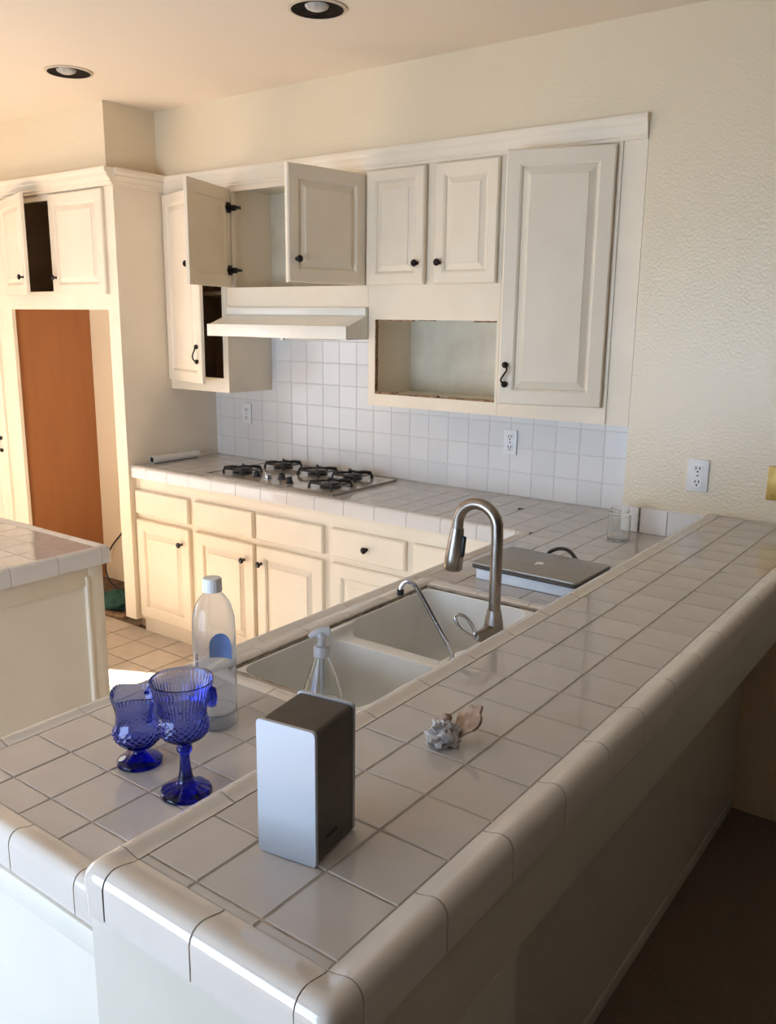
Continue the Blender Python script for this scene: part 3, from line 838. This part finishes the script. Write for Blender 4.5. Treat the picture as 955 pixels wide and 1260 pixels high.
# faucet
fc = thing('kitchen_faucet', 'tall brushed nickel gooseneck faucet with a pull-down spray head', 'faucet', (-.418, -1.205, SZ))
v, f = lathe([(0, 0), (.034, 0), (.034, .005), (.030, .008), (.0235, .02), (.021, .045), (.018, .062), (.0155, .075), (0, .075)], 28)
obj('base', mesh(v, f, NICKEL, smooth=40), fc, (-.418, -1.205, SZ))
pts = [(0, 0, .07), (0, 0, .16), (0, 0, .245)]
Rr = .052
for k in range(1, 15):
    a = PI * k / 14 * 1.02
    pts.append((-Rr + Rr * math.cos(a), 0, .262 + Rr * math.sin(a)))
pts.append((-2 * Rr - .002, 0, .245)); 
obj('neck', mesh(*tube(pts, .0135, 16), NICKEL, smooth=50), fc, (0, 0, 0), local=True)
v, f = lathe([(0, 0), (.020, 0), (.0225, .004), (.0215, .03), (.0185, .07), (.0155, .098), (.0145, .102), (0, .102)], 24)
sp = obj('spray_head', mesh(v, f, NICKEL, smooth=40), fc, (-2 * Rr - .010, 0, .150), local=True, rot=(0, .10, 0))
v, f = vbox(.016, .0245, -.006, .006, .035, .085)
obj('spray_button', bevel_mesh(v, f, BLACKP, .003, 2), sp, (0, 0, 0), local=True)
# single lever with a looped end
lv = [(0, -.012, .026), (-.002, -.04, .025), (-.006, -.070, .030)]
obj('lever_stem', mesh(*tube(spline(lv, 5), [.018, .0185, .0185, .018, .017, .016, .015, .014, .0125, .011, .0095], 14), NICKEL, smooth=50), fc, (0, 0, 0), local=True)
lp = []
c0 = Vector((-.007, -.074, .034)); ax = Vector((-.0461, -.0194, .0522)) * .82; sd = Vector((.51, .56, .65))
ax_n = ax.normalized(); sd = (sd - ax_n * sd.dot(ax_n)).normalized()
for k in range(22):
    a = 2 * PI * k / 22
    wdt = .0125 * (1 - .18 * math.cos(a))
    lp.append(c0 + ax * (.5 - .5 * math.cos(a)) + sd * wdt * math.sin(a))
obj('lever_loop', mesh(*tube(lp, .0042, 8, closed=True), CHROME, smooth=60), fc, (0, 0, 0), local=True)
# filtered water tap
wt = thing('water_filter_tap', 'slim chrome bent filter tap standing behind the sink bowls', 'faucet', (-.395, -1.418, SZ))
v, f = lathe([(0, 0), (.016, 0), (.016, .003), (.011, .006), (.0095, .028), (0, .03)], 18)
obj('base', mesh(v, f, CHROME, smooth=40), wt, (0, 0, 0), local=True)
pth = spline([(0, 0, .025), (-.004, -.001, .05), (-.035, -.010, .105), (-.072, -.024, .172), (-.086, -.028, .186), (-.098, -.032, .187), (-.106, -.035, .176), (-.108, -.036, .168)], 6)
obj('spout', mesh(*tube(pth, .0052, 10), CHROME, smooth=60), wt, (0, 0, 0), local=True)
v, f = lathe([(0, 0), (.007, 0), (.0075, .002), (.0075, .012), (0, .012)], 14)
obj('nozzle', mesh(v, f, BLACKP, smooth=40), wt, (-.108, -.036, .157), local=True)

# ------------------------------------------------------------------ things on the counter
# soap pump
sp_ = thing('soap_pump_bottle', 'clear conical soap pump bottle behind the grey speaker box', 'bottle', (-.487, -1.722, HC + .0035))
outer = [(0, .0), (.041, .0), (.0435, .004), (.042, .012), (.029, .055), (.0145, .098), (.0125, .103)]
inner = [(.0110, .103), (.0130, .098), (.0275, .055), (.0405, .012), (.041, .006), (0, .0045)]
obj('bottle', mesh(*lathe(outer + inner, 32), GLASS, smooth=50), sp_, (0, 0, 0), local=True)
v, f = lathe([(0, .100), (.0150, .100), (.0150, .118), (.0135, .121), (.0075, .122), (.0075, .135), (.0095, .137), (.0095, .148), (0, .150)], 20)
obj('pump_collar', mesh(v, f, FROST, smooth=40), sp_, (0, 0, .002), local=True)
v, f = tube([(.012, .009, .151), (-.004, -.003, .149), (-.013, -.010, .144), (-.018, -.013, .139)], [.0085, .0085, .006, .0045], 10)
obj('pump_spout', mesh(v, f, FROST, smooth=50), sp_, (0, 0, 0), local=True)
obj('dip_tube', mesh(*tube([(0, 0, .010), (0, 0, .1)], .0045, 8), FROST, smooth=50), sp_, (0, 0, 0), local=True)

# speaker
spk = thing('bookshelf_speaker', 'small silver-fronted dark grey speaker box standing on the bar top', 'speaker', (-.1345, -2.156, HB + .0009), rotz=math.radians(9))
w2, d2, h2 = .080, .090, .168
def slab(w_, h_, r, y0, y1, material):
    pts = rrect(w_, h_, r, 6); n = len(pts)
    V = [(x, y0, z + h_ / 2) for x, z in pts] + [(x, y1, z + h_ / 2) for x, z in pts]
    Fc = [(i, (i + 1) % n, n + (i + 1) % n, n + i) for i in range(n)] + [tuple(range(n)), tuple(range(2 * n - 1, n - 1, -1))]
    return bevel_mesh(V, Fc, material, .0006, 1)
obj('front_panel', slab(w2, h2, .006, -d2 / 2, -d2 / 2 + .005, ALU), spk, (0, 0, 0), local=True)
obj('body', slab(w2 - .002, h2 - .003, .006, -d2 / 2 + .005, d2 / 2 - .005, DGREY), spk, (0, 0, .001), local=True)
obj('back_panel', slab(w2, h2, .006, d2 / 2 - .005, d2 / 2, ALU), spk, (0, 0, 0), local=True)
tm = text_mesh('Panasonic', .0066, BLACKP)
obj('lettering', tm, spk, (w2 / 2 - .0008, -.010, .027), local=True, rot=(PI / 2, 0, PI / 2))

# blue pressed-glass goblet
def band(z, lo, hi): return max(0.0, min(1.0, min((z - lo) / .006, (hi - z) / .006)))
def dia(r, z, a, lo, hi, amp):
    b_ = band(z, lo, hi)
    if b_ <= 0: return 0
    return amp * b_ * (abs(math.sin(10 * a + z * 330)) + abs(math.sin(10 * a - z * 330)) - .9)
def dense(prof, n):
    out = []
    for (r0, z0), (r1, z1) in zip(prof[:-1], prof[1:]):
        L = math.hypot(r1 - r0, z1 - z0); k = max(1, int(L / n))
        for i in range(k): out.append((r0 + (r1 - r0) * i / k, z0 + (z1 - z0) * i / k))
    out.append(prof[-1]); return out
def smoothp(prof, per=5):
    q = spline([(r, z, 0) for r, z in prof], per); return [(max(p.x, 0), p.y) for p in q]
gb_ = thing('blue_goblet', 'tall cobalt blue pressed glass goblet on a stem, nearer the raised bar', 'goblet', (-.462, -2.068, HC + .0012))
def gfn(r, z, a):
    rr = r + dia(r, z, a, .093, .128, .0026)
    if z > .128 and z < .182: rr += .0007 * math.cos(44 * a)
    if z < .012 and r > .012: rr += 0
    zz = z
    if z < .02 and r > .012: zz += .0006 * math.cos(14 * a) * min(1, (r - .012) / .012) * (1 if z > .003 else 0)
    return rr, zz
go = smoothp([(.039, .0035), (.036, .007), (.024, .012), (.014, .018), (.0105, .030), (.0078, .050), (.0078, .064), (.0115, .070), (.0115, .076), (.0085, .080), (.015, .085), (.030, .094), (.0365, .108), (.0355, .122), (.0345, .132), (.038, .152), (.0455, .178), (.047, .184)])
gi = smoothp([(.047, .1855), (.0445, .183), (.0425, .174), (.0350, .150), (.0318, .132), (.0328, .120), (.032, .108), (.026, .097), (.012, .090)])
v, f = lathe([(0, -.017), (.006, -.014), (.008, 0), (.006, .014), (0, .017)], 14)
obj('side_ear', mesh([(x_ + .041, y_ + .022, z_ + .160) for x_, y_, z_ in v], f, BLUE, smooth=60), gb_, (0, 0, 0), local=True)
prof = [(0, 0.0), (.039, 0.0)] + go + gi + [(0, .0885)]
obj('glass_body', mesh(*lathe(prof, 88, gfn), BLUE, smooth=45), gb_, (0, 0, 0), local=True)
# blue creamer with a scalloped, spouted rim
cr = thing('blue_creamer', 'short footed cobalt blue glass creamer with a scalloped rim and round sticker', 'creamer', (-.594, -2.052, HC + .0012), rotz=math.radians(200))
def cfn(r, z, a):
    k = max(0.0, (z - .082) / .042)
    rr = r + dia(r, z, a, .038, .066, .0024)
    lip = math.exp(-((a - PI) / .5) ** 2)
    wav = .004 * math.cos(3 * a) * k
    zz = z + k * (wav + .004 * lip)
    rr += k * (.005 * lip + .0008 * math.cos(40 * a))
    return rr, zz
co = smoothp([(.0365, .003), (.034, .007), (.020, .012), (.0105, .017), (.0105, .022), (.016, .026), (.030, .035), (.0385, .050), (.0385, .062), (.0350, .074), (.0345, .088), (.0375, .106), (.0405, .121)])
ci = smoothp([(.0400, .1225), (.0382, .120), (.0350, .106), (.0315, .088), (.0318, .074), (.0348, .062), (.0345, .050), (.027, .038), (.010, .031)])
prof = [(0, 0.0), (.0365, 0.0)] + co + ci + [(0, .030)]
obj('glass_body', mesh(*lathe(prof, 80, cfn), BLUE, smooth=45), cr, (0, 0, 0), local=True)
v, f = tube(spline([(.034, 0, .104), (.052, 0, .108), (.060, 0, .090), (.056, 0, .066), (.040, 0, .050)], 6), .0048, 10)
obj('handle', mesh([(-y_, x_, z_) for x_, y_, z_ in v], f, BLUE, smooth=60), cr, (0, 0, 0), local=True, rot=(0, 0, math.radians(-175)))
v, f = lathe([(0, .0), (.0065, .0), (.0065, .0006), (0, .0006)], 18)
st = obj('sticker', mesh(v, f, PAPER), cr, (0, 0, 0), local=True)
_a = math.radians(-77 - 200 - 40)
st.location = (.0275 * math.cos(_a), .0275 * math.sin(_a), .0108); st.rotation_euler = (0, .38, _a)

# water bottle
wbt = thing('water_bottle', 'tall clear plastic water bottle with white cap and blue label drop', 'bottle', (-.597, -1.882, HC + .0012))
bo = smoothp([(.030, .0), (.0365, .004), (.0375, .014), (.0365, .030), (.0372, .036), (.0372, .150), (.0372, .180), (.0355, .204), (.0290, .226), (.0190, .240), (.0135, .245), (.0132, .256)], 5)
bi = [(max(r - .0011, .0), z) for r, z in bo[::-1]]
prof = [(0, .004), (.018, .003), (.026, .0)] + bo + bi[:-1] + [(.026, .0018), (.018, .0046), (0, .0056)]
obj('bottle_body', mesh(*lathe(prof, 48), PLASTIC, smooth=50), wbt, (0, 0, 0), local=True)
def capfn(r, z, a): return (r + (.0004 * math.cos(40 * a) if r > .0155 and z > .251 else 0), z)
v, f = lathe([(0, .2475), (.0168, .2475), (.0172, .251), (.0168, .2525), (.0165, .253), (.0162, .268), (.0150, .271), (0, .2715)], 60, capfn)
obj('cap', mesh(v, f, WHITEP, smooth=40), wbt, (0, 0, 0), local=True)
def cylpatch(poly, R, a0, thick=.0003):
    """flat polygon [(s,z)] wrapped on the bottle at angle a0"""
    V = []
    for rr in (R, R + thick):
        V += [(rr * math.cos(a0 + s / R), rr * math.sin(a0 + s / R), z) for s, z in poly]
    n = len(poly)
    Fc = [(i, (i + 1) % n, n + (i + 1) % n, n + i) for i in range(n)]
    Fc += [tuple(range(n - 1, -1, -1)), tuple(range(n, 2 * n))]
    return V, Fc
view = math.atan2(-2.8467 + 1.882, .488 + .597)          # towards the viewer
parts = []
NS = 12
top_ = [(.0225 * math.cos(PI * k / NS), .132 + .024 * math.sin(PI * k / NS)) for k in range(NS + 1)]
for k in range(NS):                                         # vertical strips keep the wrapped drop curved
    (s0, z0), (s1, z1) = top_[k], top_[k + 1]
    parts.append(cylpatch([(s0, .110), (s0, z0), (s1, z1), (s1, .110)], .0375, view + PI - .35))
obj('label_drop', mesh(*merge(parts), LABELB), wbt, (0, 0, 0), local=True)
tm = text_mesh('smartwater', .017, NAVY, extrude=.00015)
aT = view - 0.92
for v_ in tm.vertices:
    s, u_, e = v_.co.y, v_.co.x, v_.co.z
    rr = .0376 + e
    v_.co = (rr * math.cos(aT + s / .0376), rr * math.sin(aT + s / .0376), .105 - u_ * -1)
obj('lettering', tm, wbt, (0, 0, 0), local=True)

# shell
shl = thing('sea_shell', 'rough white and brown spiny sea shell lying on the bar top', 'shell', (-.121, -1.845, HB + .0009), rotz=math.radians(50))
def blob(rx, ry, rz_, c, seed, amp, fr, n1=26, n2=16):
    rng = random.Random(seed); ph = [rng.uniform(0, 6.28) for _ in range(12)]
    V, Fc = [], []
    for j in range(n2 + 1):
        th = PI * j / n2
        for i in range(n1):
            p = 2 * PI * i / n1
            k = 1 + amp * (math.sin(fr * p + ph[0] + 2 * th) * math.sin(fr * th + ph[1]) + .6 * math.sin((fr + 3) * p + ph[2]) * math.sin((fr + 2) * th + ph[3]))
            V.append((c[0] + rx * k * math.sin(th) * math.cos(p), c[1] + ry * k * math.sin(th) * math.sin(p), max(c[2] + rz_ * k * math.cos(th), 0.0003)))
    for j in range(n2):
        for i in range(n1):
            i2 = (i + 1) % n1
            Fc.append((j * n1 + i, j * n1 + i2, (j + 1) * n1 + i2, (j + 1) * n1 + i))
    return V, Fc
obj('shell_body', mesh(*blob(.026, .020, .019, (-.018, 0, .016), 3, .22, 5), SHELL, smooth=40), shl, (0, 0, 0), local=True)
# fan-shaped flaring lip, ribbed
V, Fc = [], []
nu, nv = 22, 8
for j in range(nv + 1):
    t = j / nv
    for i in range(nu + 1):
        a = -1.05 + 2.1 * i / nu
        r_ = .008 + .050 * t * (1 + .06 * math.cos(9 * a))
        xx = -.006 + r_ * math.cos(a) * .72; yy = r_ * math.sin(a) * .66
        zz = .010 + .052 * t * (math.cos(a * .9)) + .0022 * math.cos(11 * a) * t - .006 * t * t
        V.append((xx, yy, max(zz, .002)))
n_ = nu + 1
for j in range(nv):
    for i in range(nu): Fc.append((j * n_ + i, j * n_ + i + 1, (j + 1) * n_ + i + 1, (j + 1) * n_ + i))
off = len(V); V += [(x_ + .0035, y_, z_ - .0022) for x_, y_, z_ in V]
Fc += [tuple(off + q for q in reversed(fc_)) for fc_ in Fc]
bd = [i for i in range(n_)] + [j * n_ + nu for j in range(1, nv + 1)] + [nv * n_ + i for i in range(nu - 1, -1, -1)] + [j * n_ for j in range(nv - 1, 0, -1)]
for i in range(len(bd)):
    a, b = bd[i], bd[(i + 1) % len(bd)]; Fc.append((a, b, off + b, off + a))
obj('flared_lip', mesh(V, Fc, SHELLB, smooth=50), shl, (0, 0, 0), local=True)
rng = random.Random(5)
for k in range(9):
    a = rng.uniform(1.6, 4.7); e = rng.uniform(.15, 1.1); Lh = rng.uniform(.010, .018)
    d = Vector((math.cos(a) * math.cos(e), math.sin(a) * math.cos(e), math.sin(e)))
    p0 = Vector((-.018, 0, .014)) + Vector((d.x * .018, d.y * .014, d.z * .012))
    pts = [p0, p0 + d * Lh * .6, p0 + d * Lh]
    pts = [Vector((q.x, q.y, max(q.z, .004))) for q in pts]
    obj('spine', mesh(*tube(pts, [.006, .004, .0012], 7), SHELL, smooth=60), shl, (0, 0, 0), local=True)
obj('knob_spire', mesh(*blob(.009, .009, .008, (-.010, .016, .034), 9, .12, 3, 16, 10), SHELLB, smooth=50), shl, (0, 0, 0), local=True)

# laptop on a white box
bx = boxo('white_box', -.690, -.372, -.826, -.640, HC + .0012, HC + .0300, BOXW, r=.0015)
tag(bx, 'flat white box lying under the closed laptop behind the sink', 'box')
lt = thing('laptop', 'closed silver laptop resting on the flat white box', 'laptop', (-.541, -.726, HC + .0304), rotz=math.radians(-1.5))
def rslab(w_, h_, r, z0, z1, material, bev=.0015):
    v, f = prism_z(rrect(w_, h_, r, 5), z0, z1); return bevel_mesh(v, f, material, bev, 2)
obj('base', rslab(.322, .222, .012, .002, .0105, DGREY), lt, (0, 0, 0), local=True)  # dark grey imitates the shade on the laptop's underside
obj('lid', rslab(.322, .222, .012, .0115, .0185, LAPTOP), lt, (0, 0, 0), local=True)
obj('screen_gasket', rslab(.314, .214, .010, .0100, .0120, BLACKP, .0003), lt, (0, 0, 0), local=True)
for sx in (-.13, .13):
    for sy in (-.085, .085):
        v, f = lathe([(0, 0), (.006, 0), (.006, .0025), (0, .0025)], 12)
        obj('rubber_foot', mesh(v, f, BLACKP), lt, (sx, sy, 0), local=True)
ap = []
for k in range(28):
    a = 2 * PI * k / 28
    r_ = .0125 * (1 + .06 * math.cos(2 * a) - .10 * math.exp(-((a - PI / 2) / .25) ** 2) - .05 * math.exp(-((a - 3 * PI / 2) / .25) ** 2))
    if abs(a) < .5 or abs(a - 2 * PI) < .5: r_ *= .78
    ap.append((r_ * math.cos(a), r_ * 1.05 * math.sin(a)))
v1 = prism_z(ap, .0185, .0188)
v2 = prism_z([(.001 + .0055 * math.cos(a) * .45, .0185 + .0055 * math.sin(a)) for a in [2 * PI * k / 10 for k in range(10)]], .0185, .0188)
obj('lid_logo', mesh(*merge([v1, v2]), PLATE), lt, (-.005, 0, 0), local=True, rot=(0, 0, PI))
cbp = spline([(-.470, -.600, HC + .0085), (-.500, -.575, HC + .030), (-.535, -.560, HC + .052), (-.572, -.556, HC + .050), (-.600, -.560, HC + .030), (-.585, -.548, HC + .0085), (-.530, -.540, HC + .0085), (-.470, -.560, HC + .0085), (-.415, -.585, HC + .0085), (-.372, -.600, HC + .020), (-.352, -.640, HC + .044), (-.350, -.690, HC + .046), (-.352, -.740, HC + .043), (-.366, -.752, HC + .042)], 6)
cbl = obj('laptop_cable', mesh([tuple(Vector(p) - Vector((-.45, -.6, HC))) for p in tube(cbp, .0055, 8)[0]], tube(cbp, .0055, 8)[1], BLACKP, smooth=60), None, (-.45, -.6, HC))
tag(cbl, 'black charging cable looped beside the laptop', 'cable')
# mason jar
jr = thing('glass_jar', 'empty clear glass jar standing by the tiled back corner', 'jar', (-.545, -.148, HC + .0012))
jo = smoothp([(.032, 0), (.0365, .004), (.0375, .012), (.0375, .074), (.036, .083), (.0305, .090), (.0300, .094), (.0325, .095), (.0325, .098), (.0305, .099), (.0305, .110)], 4)
ji = [(max(r - .0028, .001), max(z, .005)) for r, z in jo[::-1]]
obj('jar_body', mesh(*lathe([(0, 0)] + jo + ji + [(0, .005)], 36), GLASS, smooth=50), jr, (0, 0, 0), local=True)
# paper tube
ptb = thing('paper_roll', 'white paper roll lying on the counter against the refrigerator surround', 'paper roll', (-2.935, -.165, HC + .021))
_d = Vector((-2.93 + 2.935, .125 + .165, 0)); L_ = _d.length
v, f = lathe([(.0145, 0), (.0195, 0), (.0195, L_), (.0145, L_), (.0145, 0)], 20)
rr_ = _d.to_track_quat('Z', 'Y').to_euler()
obj('paper_sheet', mesh(v, f, PAPER, smooth=40), ptb, (0, 0, 0), local=True, rot=rr_)
v, f = lathe([(0, .001), (.0145, .001), (.0145, L_ - .001), (0, L_ - .001)], 20)
obj('hollow_shade', mesh(v, f, BLACKP, smooth=40), ptb, (0, 0, 0), local=True, rot=rr_)  # black plug: the shade inside the hollow roll, put in as colour
# two dark specks on the counter
for (sx, sy), lab in zip(((-1.197, .06), (-1.027, .063)), ('small dark screw lying on the tiles left of its twin, behind the faucet', 'small dark screw lying on the tiles nearer the glass jar')):
    v, f = merge([lathe([(0, 0), (.006, 0), (.006, .003), (.003, .005), (0, .005)], 10), tube([(.003, 0, .0028), (.018, .003, .0022)], [.0024, .0012], 6)])
    tag(obj('loose_screw', mesh(v, f, KNOB, smooth=40), None, (sx, sy, HC + .0012), rot=(0, 0, random.uniform(0, 3))), lab, 'screw', 'loose screws on the counter')

# ------------------------------------------------------------------ wall plates
def outlet(x, y, z, w_, h_, label):
    t = thing('electrical_outlet', label, 'outlet', (x, y, z), group='white duplex wall outlets')
    v, f = vbox(-w_ / 2, w_ / 2, -.006, 0, -h_ / 2, h_ / 2)
    obj('cover_plate', bevel_mesh(v, f, PLATE, .002, 2), t, (0, 0, 0), local=True)
    for s in (-1, 1):
        pts = rrect(.030, .028, .010, 4)
        V = [(x_, -.0062, z_) for x_, z_ in pts] + [(x_, -.0085, z_) for x_, z_ in pts]; n = len(pts)
        Fc = [(i, (i + 1) % n, n + (i + 1) % n, n + i) for i in range(n)] + [tuple(range(n)), tuple(range(2 * n - 1, n - 1, -1))]
        rc = obj('receptacle', mesh(V, Fc, PLATE), t, (0, 0, s * h_ * .21), local=True)
        for dx in (-.006, .006):
            v, f = vbox(dx - .0016, dx + .0016, -.0092, -.008, -.002, .008); obj('slot', mesh(v, f, SLOT), rc, (0, 0, 0), local=True)
        v, f = vbox(-.0028, .0028, -.0092, -.008, -.011, -.006); obj('slot', mesh(v, f, SLOT), rc, (0, 0, 0), local=True)
    v, f = lathe([(0, 0), (.0028, 0), (.0028, .001), (0, .0014)], 10)
    obj('screw', mesh([(a, -c - .006, b) for a, b, c in v], f, SLOT), t, (0, 0, 0), local=True)
    return t
outlet(-.346, -.0005, 1.130, .069, .106, 'white duplex outlet on the textured wall right of the cabinets')
outlet(-1.197, D - .0045, 1.131, .060, .103, 'white duplex outlet on the backsplash under the tall wall cabinet')
outlet(-2.726, D - .0045, 1.137, .064, .100, 'white duplex outlet on the backsplash left of the cooktop')
bp = thing('brass_wall_plate', 'tan blank wall plate at the right edge of the textured wall', 'wall plate', (-.095, -.0005, 1.132))
v, f = vbox(-.036, .036, -.007, 0, -.054, .054)
obj('cover_plate', bevel_mesh(v, f, BRASS, .002, 2), bp, (0, 0, 0), local=True)
for s in (-1, 1):
    v, f = lathe([(0, 0), (.003, 0), (.003, .001), (0, .0014)], 10)
    obj('screw', mesh([(a, -c - .007, b) for a, b, c in v], f, SLOT), bp, (0, 0, s * .04), local=True)

# ------------------------------------------------------------------ recessed ceiling lights (unlit)
def can(x, y, r, label):
    t = thing('recessed_light', label, 'ceiling light', (x, y, H - .0005), group='recessed ceiling lights')
    v, f = lathe([(r, 0), (r + .008, 0), (r + .008, -.003), (r - .002, -.006), (r - .004, 0)], 36)
    obj('trim_ring', mesh(v, f, TRIMR, smooth=40), t, (0, 0, 0), local=True)
    v, f = lathe([(r - .003, -.0050), (r * .9, -.0030), (r * .62, -.0015), (0, -.0012)], 36)
    obj('dark_baffle', mesh(v, f, CANIN, smooth=60), t, (0, 0, 0), local=True)
    v, f = lathe([(0, -.016), (r * .25, -.014), (r * .40, -.008), (r * .44, -.0022), (0, -.002)], 28)
    obj('bulb', mesh(v, f, BULB, smooth=60), t, (.017, -.022, 0), local=True)
can(-1.45, -.615, .085, 'unlit dark recessed ceiling light at the top of the picture')
can(-2.73, -.635, .085, 'unlit dark recessed ceiling light near the refrigerator soffit')

# ------------------------------------------------------------------ left-behind things in the refrigerator alcove
cpts = spline([(-3.60, .185, .46), (-3.70, .180, .36), (-3.77, .165, .28), (-3.80, .14, .18), (-3.76, .12, .10), (-3.62, .08, FZ + .012), (-3.45, .05, FZ + .012), (-3.30, .10, FZ + .012)], 7)
cv, cf = tube(cpts, .0045, 8)
tag(obj('power_cable', mesh([tuple(Vector(p) - Vector((-3.6, .15, FZ))) for p in cv], cf, BLACKP, smooth=60), None, (-3.6, .15, FZ)), 'black power cable hanging at the back of the refrigerator alcove', 'cable')
tag(obj('green_rag', mesh(*blob(.11, .085, .055, (0, 0, .035), 21, .16, 4, 32, 18), RAG, smooth=60), None, (-3.36, -.10, FZ + .003), rot=(0, 0, .5)), 'crumpled dark green cloth on the alcove floor', 'cloth')
for i, (sx, sy, a, lab) in enumerate(((-3.25, -.20, .3, 'scrap of raw wood on the alcove floor nearest the kitchen tiles'), (-3.52, .03, -.5, 'scrap of raw wood on the alcove floor behind the green cloth'))):
    v, f = vbox(-.07, .07, -.018, .018, 0, .012)
    tag(obj('wood_scrap', bevel_mesh(v, f, RAWWOOD, .002, 1), None, (sx, sy, FZ + .0035), rot=(0, 0, a)), lab, 'wood', 'wood scraps in the alcove')
